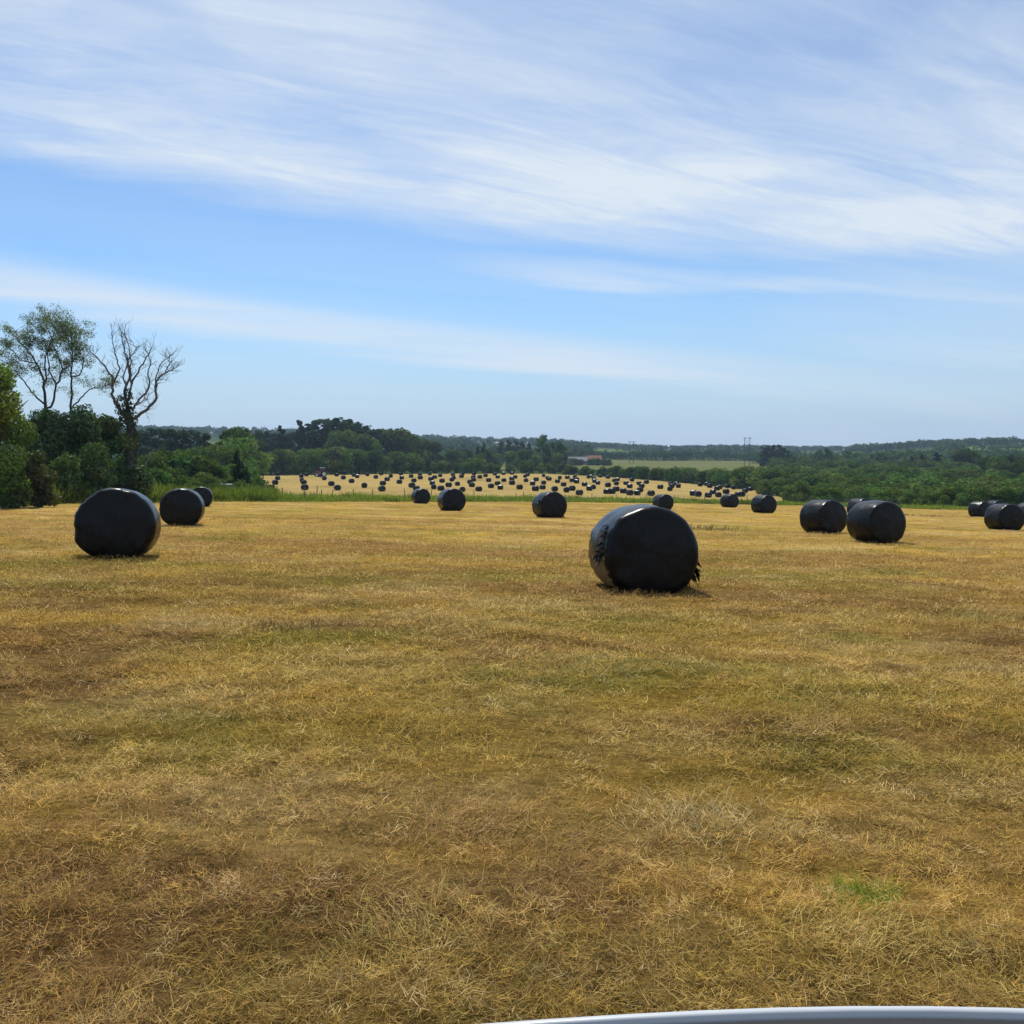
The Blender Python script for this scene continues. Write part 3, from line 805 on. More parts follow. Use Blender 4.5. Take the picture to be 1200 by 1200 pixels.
# hedge and trees along the back of the far field
gh = 'rounded trees in the hedge behind the far field'
for px in np.arange(300, 640, 9.5):
    d = float(back((px - 600) / F)) + ru(3, 12)
    yt = np.interp(px, [300, 340, 400, 470, 520, 560, 600, 640], [527, 528, 526, 533, 538, 540, 542, 543]) + ru(-4, 4)
    tree_at(px + ru(-4, 4), yt, d, 'round%d' % random.randrange(4), 'rounded green tree in the hedge behind the left half of the bale field', gh, ru(1.0, 1.5))
for px in np.arange(642, 905, 7.5):
    d = float(back((px - 600) / F)) + ru(3, 11)
    yt = np.interp(px, [640, 700, 760, 800, 850, 905], [545, 547, 547, 549, 550, 547]) + ru(-2.5, 2.5)
    tree_at(px + ru(-3, 3), yt, d, random.choice(['bush0', 'bush2', 'round1', 'round0', 'bush3']), 'low tree in the hedge line sloping down behind the right half of the bale field', 'low hedge trees behind the right half of the far field', ru(1.1, 1.7))
# dark pines above that hedge
for i, (px, yt, d, k) in enumerate([(330, 496, 390, 'pine1'), (352, 490, 395, 'pine2'), (362, 494, 410, 'pine1'), (374, 489, 405, 'pine2'), (386, 488, 420, 'pine0'), (392, 492, 400, 'pine2'), (381, 495, 395, 'pine1'),
        (398, 486, 415, 'pine1'), (404, 490, 405, 'pine0'), (410, 489, 425, 'pine2'), (420, 492, 410, 'pine0'), (415, 496, 400, 'pine1'), (431, 496, 420, 'pine1'), (438, 501, 410, 'pine0'), (444, 501, 430, 'pine2'), (343, 505, 415, 'pine2'), (336, 507, 425, 'pine0'), (315, 503, 420, 'pine1'), (304, 502, 430, 'pine0'), (322, 506, 430, 'pine2'), (367, 502, 395, 'pine0')]):
    tree_at(px, yt, d, k, 'tall dark pine in the grove rising behind the left part of the bale field', 'tall dark pines behind the far field', ru(.6, .7) if px in (330, 352) else ru(1.1, 1.5))
for px, yt, d, k in [(452, 503, 440, 'round1'), (462, 503, 432, 'round1'), (468, 502, 430, 'round2'), (476, 505, 445, 'round1'), (482, 508, 450, 'round1'), (495, 514, 470, 'round1'), (407, 504, 375, 'round2'), (436, 512, 385, 'round0'), (508, 517, 480, 'round1'), (425, 508, 380, 'round1'), (390, 512, 378, 'round3')]:
    tree_at(px, yt, d, k, 'broad leafy tree beside the dark pine grove behind the bale field', 'broad trees beside the pine grove', ru(.9, 1.2))
for px, yt, d, k in [(588, 515, 620, 'pine0'), (596, 514, 640, 'pine1'), (604, 515, 630, 'pine2'), (612, 516, 620, 'pine0'), (619, 518, 640, 'pine1'), (567, 518, 470, 'cone0'), (560, 522, 480, 'cone1')]:
    tree_at(px, yt, d, k, 'dark conifer in the clump left of the lone tall tree at centre', 'dark conifers at the centre of the skyline', ru(.9, 1.2))
tree_at(636, 508, 455, 'tall0', 'lone tall tree with clumped crown standing above the hedge at centre', None, .95)
tree_at(655, 516, 460, 'tall1', 'shorter grey green tree with bare lower trunk right of the lone tall tree', None, .95)
for px in np.arange(500, 660, 8):
    tree_at(px + ru(-4, 4), ru(525, 534), ru(430, 560), random.choice(['round0', 'round1', 'bush0', 'round2']), 'small tree in the patchwork of hedges beyond the far field at centre', 'small trees beyond the far field', ru(.9, 1.3))
# grove round the wooden poles, right
for px, yt in [(893, 523), (899, 521), (905, 520), (911, 520), (917, 523), (922, 527), (927, 531)]:
    tree_at(px, yt, ru(560, 600), 'pine%d' % random.randrange(3), 'dark pine in the small grove right of the H shaped pole', 'pines right of the H shaped pole', 1.1)
for px, yt, d in [(959, 526, 620), (966, 524, 600), (973, 528, 610), (992, 527, 640), (1000, 530, 600), (1033, 530, 560), (1066, 533, 450), (1078, 530, 480), (1096, 529, 470), (1126, 526, 420), (1133, 524, 430), (1140, 527, 420)]:
    tree_at(px, yt, d, random.choice(['pine1', 'round1', 'pine0', 'tall0']), 'dark tree standing up out of the scrub on the right hand side', 'dark trees standing out of the right scrub', ru(1.0, 1.3))
for px, yt, d in [(1158, 536, 330), (1166, 534, 320), (1175, 532, 325), (1184, 531, 330), (1192, 533, 325), (1202, 535, 320), (1171, 540, 310), (1188, 541, 310)]:
    tree_at(px, yt, d, random.choice(['round1', 'pine0', 'round1']), 'dark tree in the rounded clump near the right edge above the scrub', 'dark clump of trees near the right edge', ru(1.0, 1.3))
for px in np.arange(656, 716, 6.5):
    tree_at(px + ru(-2, 2), ru(535.5, 539), ru(600, 622), random.choice(['bush0', 'bush2', 'round1']), 'low bush in front of the distant farm barns', 'low bushes in front of the barns', ru(1.0, 1.5), 'bush')
# scrub, right: row upon row of bushes
gs = 'bushes in the scrub on the right'
for row, (d0, d1, y0, y1, step, p0) in enumerate([(140, 160, 570, 573, 13, 965), (165, 195, 563, 568, 13, 925), (200, 240, 556, 561, 13, 895), (245, 300, 550, 555, 13, 890), (305, 380, 544, 549, 12, 900), (390, 480, 539, 544, 11, 905)]):
    for px in np.arange(p0, 1235, step):
        lean = (px - 1000) / 200.0
        tree_at(px + ru(-5, 5), ru(y0, y1) + (2 if px < 960 else 0), ru(d0, d1), random.choice(['bush0', 'bush1', 'bush3', 'bush2', 'round0', 'round3']), 'rounded green bush in the thick scrub on the right beyond the verge', gs, ru(1.1, 1.7), 'bush')
for px, yt, d in [(1096, 577, 128), (1110, 571, 130), (1122, 570, 131), (1135, 572, 132), (1150, 570, 131), (1165, 573, 130), (1180, 572, 129), (1195, 574, 128), (1210, 572, 128), (1128, 577, 126), (1106, 580, 124)]:
    tree_at(px, yt, d, random.choice(['bush1', 'bush3', 'bush1']), 'leafy light green bush at the verge behind the right hand bales', 'light green bushes behind the right bales', ru(.9, 1.3), 'bush')
# left middle distance
for px, yt, d, k in [(168, 501, 250, 'pine0'), (178, 499, 255, 'pine1'), (190, 500, 260, 'pine2'), (203, 500, 250, 'pine1'), (216, 501, 255, 'pine0'), (229, 502, 260, 'pine2'), (242, 505, 250, 'pine1'), (160, 505, 240, 'pine2')]:
    tree_at(px, yt, d, k, 'dark pine in the wood on the left behind the bare dead tree', 'dark pines on the left behind the dead tree', ru(1.2, 1.6))
for px, yt, d, k in [(270, 501, 240, 'pine1'), (281, 499, 230, 'tall0'), (287, 499, 215, 'tall1'), (285, 505, 220, 'round3'), (278, 511, 185, 'round3'), (262, 516, 190, 'round1'), (250, 520, 185, 'round0'), (272, 520, 175, 'round3'), (236, 523, 180, 'round1'), (300, 515, 312, 'round1')]:
    tree_at(px, yt, d, k, 'leafy tree on the left between the dead tree and the pine grove', 'leafy trees left of the far field', ru(1.0, 1.3))
for px, yt, d in [(172, 534, 96), (184, 530, 104), (196, 527, 108), (208, 528, 106), (220, 529, 110), (232, 533, 108), (241, 537, 110), (165, 545, 88), (178, 548, 84), (190, 552, 84), (205, 549, 92)]:
    tree_at(px, yt, d, random.choice(['bush0', 'bush2', 'round1', 'bush0']), 'olive green willow bush right of the dead tree above the verge', 'willow bushes right of the dead tree', ru(1.0, 1.4), 'bush')
for px, yt, d in [(215, 557, 84), (228, 561, 82), (250, 566, 81), (265, 567, 82), (285, 562, 90), (292, 573, 88), (240, 553, 96), (274, 545, 120), (284, 541, 125)]:
    tree_at(px, yt, d, random.choice(['bush1', 'bush0', 'bush2']), 'low bush in the verge around the dark conifer on the left', 'low bushes around the dark conifer', ru(1.0, 1.4), 'bush')
tree_at(279, 526, 98, 'cone0', 'single dark pointed conifer at the left corner of the far field', None, 1.15)
tree_at(289, 547, 101, 'cone1', 'small dark conifer tucked beside the pointed conifer', None, 1.4)

# ---- near left trees, each its own
def big_cloud(name, lobes, n, size, col, seed, parent, nm='crown', **k):
    V, Q, C = leaf_cloud(lobes, n, size, col, seed, **k)
    return link(nm, np_mesh(nm, V, [Q], C), M['leaf_near'], parent)

def near_bush(px, ytop, d, wpx, name, label, col, n, size, seed, cat='bush', group=None, nl=26, z0=-.5):
    x, y = at(px, d); zg = float(H(x, y)); h = z_at(px, ytop, d) - zg; w = wpx / F * d
    e = empty(name, (x, y, zg))
    big_cloud('crown', rnd_lobes(seed, h, w, z0, nl, .22, .40), n, size, col, seed + 1, e, 'foliage' if cat == 'bush' else 'crown', shell=.5)
    mb = trunk_mb(h * .75, .05 * h ** .6 + .04, seed + 2, 8); mb.build('stem' if cat == 'bush' else 'trunk', M['bark'], e, True)
    return tag(e, label, cat, group)

near_bush(-2, 424, 47, 118, 'broadleaf_tree', 'bright green leafy tree cut off by the left edge', (.14, .21, .036), 19000, .085, 401, 'tree')
near_bush(-70, 440, 50, 130, 'broadleaf_tree', 'green tree outside the left edge beside the bright green one', (.10, .15, .03), 7000, .11, 411, 'tree')
near_bush(46, 527, 49, 56, 'bush', 'dark scruffy thorn bush with reddish twigs at the left edge of the field', (.075, .085, .034), 6000, .075, 421)
near_bush(12, 545, 47, 60, 'bush', 'dark low bush at the foot of the bright green tree', (.07, .105, .03), 5000, .08, 431)
near_bush(94, 474, 64, 96, 'broadleaf_tree', 'dense dark green tree filling the gap under the airy tree', (.075, .12, .046), 16000, .10, 441, 'tree')
near_bush(132, 486, 66, 74, 'broadleaf_tree', 'dark green bushy tree left of the dead tree trunk', (.092, .145, .048), 11000, .10, 451, 'tree')
near_bush(52, 478, 63, 84, 'broadleaf_tree', 'dark green tree at the foot of the airy tree trunks', (.074, .12, .048), 12000, .10, 461, 'tree')
near_bush(112, 518, 61, 76, 'bush', 'dark green bush behind the big left bale', (.08, .13, .042), 6000, .09, 471)
near_bush(163, 545, 64, 50, 'bush', 'dark shaded bush at the foot of the dead tree', (.085, .135, .045), 4000, .09, 481)
near_bush(78, 530, 59, 60, 'bush', 'deep green bush between the thorn bush and the big left bale', (.08, .125, .038), 4000, .085, 491)

def px_to_local(zx, zy, d, org, jit, rng):      # 4x enlarged crop coordinates -> local metres of a tree at depth d
    px, py = zx / 4, 340 + zy / 4
    return Vector(((px - 600) / F * d / cp - org[0], jit, z_at(px, py, d) - org[2]))

class Skel:
    def __init__(s, seed): s.mb = MB(); s.tips = []; s.r = random.Random(seed)
    def limb(s, pts, r0, r1, n=7):
        k = len(pts); s.mb.tube(pts, [r0 + (r1 - r0) * i / (k - 1) for i in range(k)], n)
    def twig(s, p, d, ln, r, depth, up=.15, spread=.75):
        pts = [p]; q = p; dd = d.normalized()
        for i in range(3):
            dd = (dd + Vector((s.r.gauss(0, .22), s.r.gauss(0, .22), s.r.gauss(up, .18)))).normalized()
            q = q + dd * ln / 3; pts.append(q)
        s.limb(pts, r, r * .45, 5 if r > .02 else 4)
        s.tips.append(q)
        if depth > 0:
            for i in range(s.r.choice([2, 3])):
                k = s.r.choice([1, 2, 3]); a = s.r.uniform(0, 6.28)
                nd = (dd + Vector((math.cos(a) * spread, math.sin(a) * spread, s.r.uniform(-.3, .6)))).normalized()
                s.twig(pts[k], nd, ln * s.r.uniform(.5, .8), r * .5, depth - 1, up, spread)
    def dress(s, pts, ln, r, depth, start=.35, per=2, **k):
        pts = pts[::3] + ([pts[-1]] if (len(pts) - 1) % 3 else []); m = len(pts)
        for i in range(m - 1):
            if (i + 1) / m < start: continue
            for j in range(per):
                t = s.r.random(); p = pts[i].lerp(pts[i + 1], t); d = (pts[i + 1] - pts[i]).normalized()
                a = s.r.uniform(0, 6.28)
                s.twig(p, d * .6 + Vector((math.cos(a), math.sin(a) * .9, s.r.uniform(-.1, .8))), ln * s.r.uniform(.6, 1.2), r, depth, **k)
        s.twig(pts[-1], pts[-1] - pts[-2], ln, r, depth, **k)

# bare dead tree
D = 66.0; x0, y0 = at(156, D); org = (x0, y0, float(H(x0, y0)))
dead = tag(empty('dead_tree', org), 'bare leafless dead tree with forking branches and ivy on its trunk', 'tree')
sk = Skel(3); rg = random.Random(4)
def smooth_pts(pts, jit, rr):
    P = [pts[0]] + list(pts) + [pts[-1]]; out_ = []
    for i in range(1, len(P) - 2):
        for t in (0, .25, .5, .75):
            a, b, c, d = P[i - 1], P[i], P[i + 1], P[i + 2]
            q = .5 * (2 * b + (c - a) * t + (2 * a - 5 * b + 4 * c - d) * t * t + (3 * b - a - 3 * c + d) * t ** 3)
            if t or i > 1: q = q + Vector((rr.gauss(0, jit), rr.gauss(0, jit), rr.gauss(0, jit * .5)))
            out_.append(q)
    return out_ + [pts[-1]]
def limb_px(sk, lst, r0, r1, dep0=0.0, dep1=0.0, d=D, o=org, **k):
    n = len(lst); pts = [px_to_local(a, b, d, o, dep0 + (dep1 - dep0) * i / (n - 1) + rg.uniform(-.08, .08), rg) for i, (a, b) in enumerate(lst)]
    pts = smooth_pts(pts, .035, rg); sk.limb(pts, r0, r1); return pts
base = px_to_local(618, 1000, D, org, 0, rg); base.z = -.2
tp = [base] + [px_to_local(a, b, D, org, 0, rg) for a, b in ((614, 880), (618, 780), (624, 690), (622, 610))]
sk.mb.tube(tp, [.42, .34, .29, .27, .24], 10)
LIMBS = [([(622, 610), (580, 560), (545, 490), (560, 430), (535, 380), (500, 330), (458, 288)], .20, .03, 0, -.6),
 ([(560, 430), (575, 380), (560, 330), (540, 260), (528, 212)], .10, .02, -.3, .7),
 ([(620, 600), (608, 540), (598, 470), (612, 400), (600, 320), (582, 260), (570, 190)], .19, .02, 0, .8),
 ([(606, 520), (632, 440), (638, 360), (640, 270), (626, 212)], .12, .02, .2, -.9),
 ([(600, 470), (575, 400), (590, 330), (560, 270)], .09, .02, .4, 1.4),
 ([(632, 440), (680, 365), (720, 300), (744, 268)], .11, .02, 0, -.5),
 ([(628, 560), (660, 510), (700, 450), (695, 390), (700, 330), (672, 280)], .13, .02, 0, 1.2),
 ([(630, 610), (690, 570), (738, 520), (750, 460), (760, 420), (800, 388), (835, 375), (856, 358)], .18, .02, 0, -.4),
 ([(748, 470), (742, 400), (770, 335), (802, 302)], .08, .02, -.2, .6),
 ([(800, 388), (815, 350), (822, 335)], .05, .015, -.3, -.6),
 ([(600, 360), (625, 310), (660, 280), (650, 240)], .07, .015, .4, -.5),
 ([(640, 545), (690, 525), (720, 490)], .08, .02, .1, -.9),
 ([(740, 520), (700, 545), (690, 560)], .04, .015, 0, .4)]
for lst, r0, r1, d0, d1 in LIMBS:
    p = limb_px(sk, lst, r0 * .64, r1 * .8, d0, d1)
    sk.dress(p, .66, .018, 2, start=.25, per=3, up=.05, spread=.65)
sk.mb.build('trunk', M['dead_bark'], dead, True)
V, Q, C = leaf_cloud([(tp[i].x, tp[i].y, tp[i].z, .5, .5, .9) for i in range(1, 5)] + [(tp[4].x - .55, 0, tp[4].z + .9, .45, .45, .9), (tp[4].x - .3, 0, tp[4].z + .3, .5, .5, .7), (tp[4].x - .1, 0, tp[4].z + 1.4, .3, .3, .9)], 2600, .085, (.04, .062, .022), 5, shell=.5)
link('ivy', np_mesh('ivy', V, [Q], C), M['leaf_near'], dead)
# fallen limb at its foot
fl = MB(); a = hit(165, 541, 60, 90)
f0 = Vector((at(150, 65)[0], 64.6, float(H(*at(150, 65))) + .5)); f1 = Vector((at(184, 65)[0], 64.8, z_at(184, 526, 65)))
fm = (f0 + f1) / 2 + Vector((0, 0, -.15))
fl.tube([f0 - f0, fm - f0, f1 - f0], [.16, .11, .03], 7)
o = fl.build('fallen_branch', M['dead_bark'], None, True); o.location = f0
tag(o, 'leaning broken branch at the foot of the dead tree', 'branch')

# airy ash-like tree
D2 = 67.0; x0, y0 = at(60, D2); org2 = (x0, y0, float(H(x0, y0)))
ash = tag(empty('broadleaf_tree', org2), 'tall airy tree with several stems and thin grey green foliage', 'tree')
sk = Skel(13)
AL = [([(240, 1000), (238, 760), (234, 550), (230, 430), (205, 345), (160, 280), (120, 230)], .22, .03, 0, -.5),
 ([(234, 560), (262, 520), (272, 440), (298, 370), (262, 270), (232, 190), (200, 130)], .14, .025, 0, .9),
 ([(330, 1000), (330, 700), (332, 540), (336, 440), (342, 340), (352, 250), (330, 170)], .18, .025, .8, .2),
 ([(333, 545), (388, 492), (430, 462), (475, 455), (505, 448)], .09, .02, .7, .2),
 ([(236, 545), (185, 490), (150, 430), (105, 360), (60, 330)], .11, .02, 0, -1.2),
 ([(232, 430), (220, 330), (205, 250), (150, 160)], .11, .02, 0, 1.4),
 ([(274, 440), (250, 380), (255, 300), (290, 210), (310, 160)], .10, .02, .4, -.8),
 ([(340, 400), (380, 400), (408, 350), (395, 280), (370, 210)], .09, .02, .5, -.4),
 ([(205, 345), (130, 330), (70, 280), (40, 230)], .08, .02, -.2, .6),
 ([(298, 370), (330, 330), (310, 250), (350, 190)], .07, .02, .5, 1.5)]
for lst, r0, r1, d0, d1 in AL:
    p = limb_px(sk, lst, r0 * .6, r1 * .7, d0, d1, D2, org2)
    sk.dress(p, .66, .013, 2, start=.32, per=4, up=-.03)
sk.mb.build('trunk', M['bark'], ash, True)
rl = random.Random(6)
zmin = z_at(60, 340 + 440 / 4, D2) - org2[2]
lob = []
for t in sk.tips:
    q = .62 if t.z > zmin + .8 else .3
    if t.z > zmin - .9 and rl.random() < q:
        s_ = rl.uniform(.16, .40); lob.append((t.x, t.y, t.z + .03, s_ * 1.2, s_ * 1.2, s_ * .9))
big_cloud('crown', lob, 26000, .046, (.15, .185, .105), 15, ash, shell=.2)

# pine at the extreme left, a branch tip reaching into the frame
pe = tree_at(-24, 352, 56, 'pine0', 'dark pine whose branch tips just show at the left edge', None, .62)

# ------------------------------------------------------------------ far-off woods (one mass each)
def wood(name, label, spots, col, seed, per=70, leaf=1.0):
    rng = np.random.default_rng(seed)
    x, y, h, w = [np.array(a, float) for a in spots]
    n = len(x); m = per
    i = np.repeat(np.arange(n), m); k = n * m
    d = rng.normal(0, 1, (k, 3)); d /= np.linalg.norm(d, axis=1)[:, None]; d[:, 2] = np.where(rng.random(k) < .65, np.abs(d[:, 2]), d[:, 2])
    r = .6 + .5 * rng.random(k)
    P = np.stack([x[i] + d[:, 0] * r * w[i] / 2, y[i] + d[:, 1] * r * w[i] / 2, H(x, y)[i] + h[i] * (.40 + .56 * d[:, 2] * r)], -1)
    nrm = d + rng.normal(0, .5, (k, 3)); nrm /= np.linalg.norm(nrm, axis=1)[:, None]
    t = np.cross(nrm, rng.normal(0, 1, (k, 3))); t /= np.linalg.norm(t, axis=1)[:, None]; b = np.cross(nrm, t)
    s = (leaf * (h[i] / 8) * rng.uniform(.6, 1.3, k))[:, None]
    V = np.stack([P - t * s, P + b * s * .7, P + t * s, P - b * s * .7], 1).reshape(-1, 3)
    c = np.array(col)[None] * (rng.uniform(.6, 1.4, n)[i] * rng.uniform(.8, 1.2, k))[:, None]
    o = link(name, np_mesh(name, V, [np.arange(k * 4).reshape(-1, 4)], np.repeat(c, 4, 0)), M['leaf'])
    tag(o, label, 'woodland', kind='stuff')
def scatter(n, p0, p1, d0, d1, seed, hmin, hmax, keep=None):
    rng = np.random.default_rng(seed)
    px = rng.uniform(p0, p1, n); d = np.sqrt(rng.uniform(d0 ** 2, d1 ** 2, n))
    if keep is not None:
        k = keep(px, d); px = px[k]; d = d[k]
    h = rng.uniform(hmin, hmax, len(px))
    return (px - 600) / F * d, d, h, h * rng.uniform(.9, 1.6, len(px))
pat = lambda px, d: fbm((px - 600) / F * d / 90, d / 120, 501, 3)
wood('distant_wood', 'dark far-off woods covering the long ridge on the left skyline', scatter(2600, -120, 690, 650, 1750, 21, 6, 12, lambda p, d: (pat(p, d) > .44) & ~((p > 238) & (p < 277) & (d < 1150)) & ~((p > 515) & (d < 700))), (.045, .07, .034), 31, 60, 1.3)
wood('distant_wood', 'far-off hedges and woods on the low blue hills right of centre', scatter(1900, 690, 1060, 1000, 1750, 22, 4, 9, lambda p, d: (pat(p, d) > .72) | ((d > 1500) & (pat(p, d) > .42)) | ((p < 760) & (d > 1400) & (pat(p, d) > .46))), (.055, .085, .042), 32, 50, 1.3)
wood('distant_wood', 'woods and bushy slopes on the hill at the right skyline', scatter(1700, 1000, 1320, 560, 1300, 23, 5, 10, lambda p, d: ((pat(p, d) > .54) & ~((p > 1125) & (d > 800) & (d < 1110)) & ~((p > 1015) & (p < 1095) & (d > 880) & (d < 1010))) | (d > 1160)), (.05, .08, .035), 33, 60, 1.2)
wood('scrub_wood', 'bushy wood filling the valley floor behind the right hand scrub', scatter(900, 905, 1260, 470, 800, 24, 4, 8), (.055, .085, .025), 34, 80, .8)
# hedge lines across the middle distance
hp = []
rng_ = np.random.default_rng(77)
for (pa, da, pb, db, n) in [(690, 845, 930, 850, 150), (655, 1000, 800, 1040, 40), (730, 930, 960, 960, 60), (860, 1180, 1010, 1220, 50), (690, 1230, 1010, 1260, 60), (770, 1120, 1010, 1130, 45), (500, 640, 660, 660, 50), (560, 545, 650, 560, 20), (880, 760, 960, 640, 40), (900, 1130, 1010, 1120, 40), (1100, 900, 1250, 960, 50), (1040, 1010, 1180, 1130, 50)]:
    t = rng_.random(n); hp.append(np.stack([pa + (pb - pa) * t, da + (db - da) * t + rng_.normal(0, 6, n)], -1))
hp = np.vstack(hp); hh = rng_.uniform(4, 8.5, len(hp)) * np.where(hp[:, 1] > 1000, .5, 1)
wood('distant_hedge', 'thin dark hedges dividing the pale fields in the middle distance', ((hp[:, 0] - 600) / F * hp[:, 1], hp[:, 1], hh, hh * 1.7), (.055, .085, .035), 35, 60, .9)

# ------------------------------------------------------------------ farm, poles, fence, vehicles
def barn(px, d, L, W, hw, hr, roofm, label, rz=0.0, wall='barn_wall'):
    x, y = at(px, d); z = float(H(x, y)) - .1
    e = tag(empty('barn', (x, y, z), rz), label, 'barn')
    mb = MB(); a, b = L / 2, W / 2
    mb.add([(-a, -b, 0), (a, -b, 0), (a, b, 0), (-a, b, 0), (-a, -b, hw), (a, -b, hw), (a, b, hw), (-a, b, hw), (-a, 0, hr - .1), (a, 0, hr - .1)],
           [(0, 1, 5, 4), (2, 3, 7, 6), (1, 2, 6, 9, 5), (3, 0, 4, 8, 7)]); mb.build('wall', M[wall], e)
    r = MB(); o = .4; t = .12
    for s in (-1, 1):
        r.add([(-a - o, s * (b + o), hw - .2), (a + o, s * (b + o), hw - .2), (a + o, 0, hr), (-a - o, 0, hr), (-a - o, s * (b + o), hw - .2 + t), (a + o, s * (b + o), hw - .2 + t), (a + o, 0, hr + t), (-a - o, 0, hr + t)],
              [(0, 1, 2, 3), (4, 5, 6, 7), (0, 1, 5, 4), (0, 3, 7, 4), (1, 2, 6, 5)])
    r.build('roof', M[roofm], e)
    dr = MB(); dr.box((-a * .3, -b - .03, hw * .4), (L * .18, .06, hw * .8)); dr.box((a * .45, -b - .03, hw * .4), (L * .18, .06, hw * .8)); dr.build('door', M['black_rubber'], e)
    return e
barn(676.5, 640, 11.5, 9, 2.6, 5.0, 'grey_roof', 'long barn with grey roof left of the rusty roofed barn', .05)
barn(696, 650, 9, 9, 2.8, 5.9, 'rust', 'barn with rusty orange roof among the far trees', -.08)
barn(663.5, 632, 1.8, 2.4, 2.6, 4.0, 'grey_roof', 'small white gabled shed left of the grey barn', 1.5, 'white_wall')

def hpole(px, d, ytop, gap, label, two=True):
    x, y = at(px, d); z = float(H(x, y)); h = z_at(px, ytop, d) - z
    e = tag(empty('utility_pole', (x, y, z)), label, 'pole')
    for s in (-1, 1):
        mb = MB(); mb.tube([(s * gap / 2, 0, -.2), (s * gap / 2, 0, h)], [.22, .17], 8); mb.build('pole', M['pole'], e)
    c = MB(); c.box((0, 0, h - .5), (gap + 2.6, .2, .24)); c.build('crossarm', M['pole'], e)
    b = MB(); b.tube([(-gap / 2, .2, h * .72), (gap / 2, .2, h - .8)], [.07, .07], 5); b.tube([(gap / 2, -.2, h * .72), (-gap / 2, -.2, h - .8)], [.07, .07], 5); b.build('brace', M['pole'], e)
    for s in (-1, 0, 1):
        i = MB(); i.lathe([(.0, 0), (.09, .02), (.06, .12), (.1, .16), (.06, .26), (0, .3)], (s * (gap / 2 + 1.0), 0, h - .36), 'z', 8); i.build('insulator', M['blue_grey'], e)
hpole(874.5, 640, 512.5, 3.4, 'H shaped double wooden power pole standing on the skyline at right of centre')
hpole(739.5, 690, 517, 2.9, 'fainter double power pole right of the farm barns')

fe = tag(empty('wire_fence', (0, 0, 0)), 'post and wire fence half hidden in the verge grass', 'fence')
tops = []; LE = [random.uniform(-.08, .08) for _ in range(30)]
for k, px in enumerate([331, 357, 371, 377, 389, 414, 437, 474, 500, 505, 540, 556, 605, 613, 646, 682, 694, 722, 758, 790, 826, 876, 930, 990, 1055]):
    u = (px - 600) / F; y = float(edge(u)) + 5.0; x = u * y; z = float(H(x, y)); h = ru(.95, 1.3)
    mb = MB(); mb.tube([(x, y, z - .2), (x + .5 * LE[k], y, z + h * .55), (x + LE[k], y, z + h)], [.045, .04, .036], 7); mb.build('post', M['post'], fe)
    tops.append((x, y, z))
for hh_ in (.5, .8, 1.05):
    mb = MB(); mb.tube([(x, y - .05, z + hh_) for x, y, z in tops], [.008] * len(tops), 4); mb.build('wire', M['wire'], fe)

def wheel(mb_parent, c, r, w, axis='y'):
    t = MB(); t.lathe([(r * .62, -w / 2), (r * .92, -w / 2), (r, -w * .32), (r, w * .32), (r * .92, w / 2), (r * .62, w / 2)], c, axis, 28); o = t.build('wheel', M['black_rubber'], mb_parent, True)
    k = MB(); k.lathe([(0, -w * .4), (r * .2, -w * .42), (r * .56, -w * .34), (r * .63, -w * .48), (r * .63, w * .48), (r * .56, w * .34), (r * .2, w * .42), (0, w * .4)], c, axis, 20); k.build('rim', M['alloy'], o, True)

# tractor working at the back of the far field
x, y = hit(377, 558.5, 150); z = float(H(x, y))
tr = tag(empty('tractor', (x, y, z), R(200)), 'small distant tractor at the back left of the far field by the hedge', 'tractor')
b = MB(); b.box((1.25, 0, 1.2), (1.7, .8, .75)); b.box((.2, 0, .8), (2.6, .55, .5)); b.box((1.25, 0, 1.6), (1.5, .66, .1)); b.build('bonnet', M['red_paint'], tr)
b = MB()
for sx in (-.75, .35):
    for sy in (-.6, .6): b.box((sx, sy, 1.9), (.09, .09, 1.3))
b.box((-.2, 0, 1.15), (1.2, 1.3, .3)); cab = b.build('cab', M['red_paint'], tr)
b = MB(); b.box((-.2, 0, 2.6), (1.45, 1.5, .16)); b.box((-.2, 0, 2.7), (1.2, 1.3, .08)); b.build('roof', M['blue_grey'], cab)
b = MB(); b.box((-.2, -.58, 1.9), (1.0, .02, 1.1)); b.box((-.2, .58, 1.9), (1.0, .02, 1.1)); b.box((.38, 0, 1.9), (.02, 1.1, 1.1)); b.build('window', M['glass'], cab)
for sy in (-.85, .85): wheel(tr, (-.6, sy, .85), .85, .5)
for sy in (-.75, .75): wheel(tr, (1.6, sy, .55), .55, .35)
b = MB(); b.tube([(1.5, .3, 1.6), (1.5, .3, 2.5)], [.05, .05], 8); b.build('exhaust', M['trim'], tr)

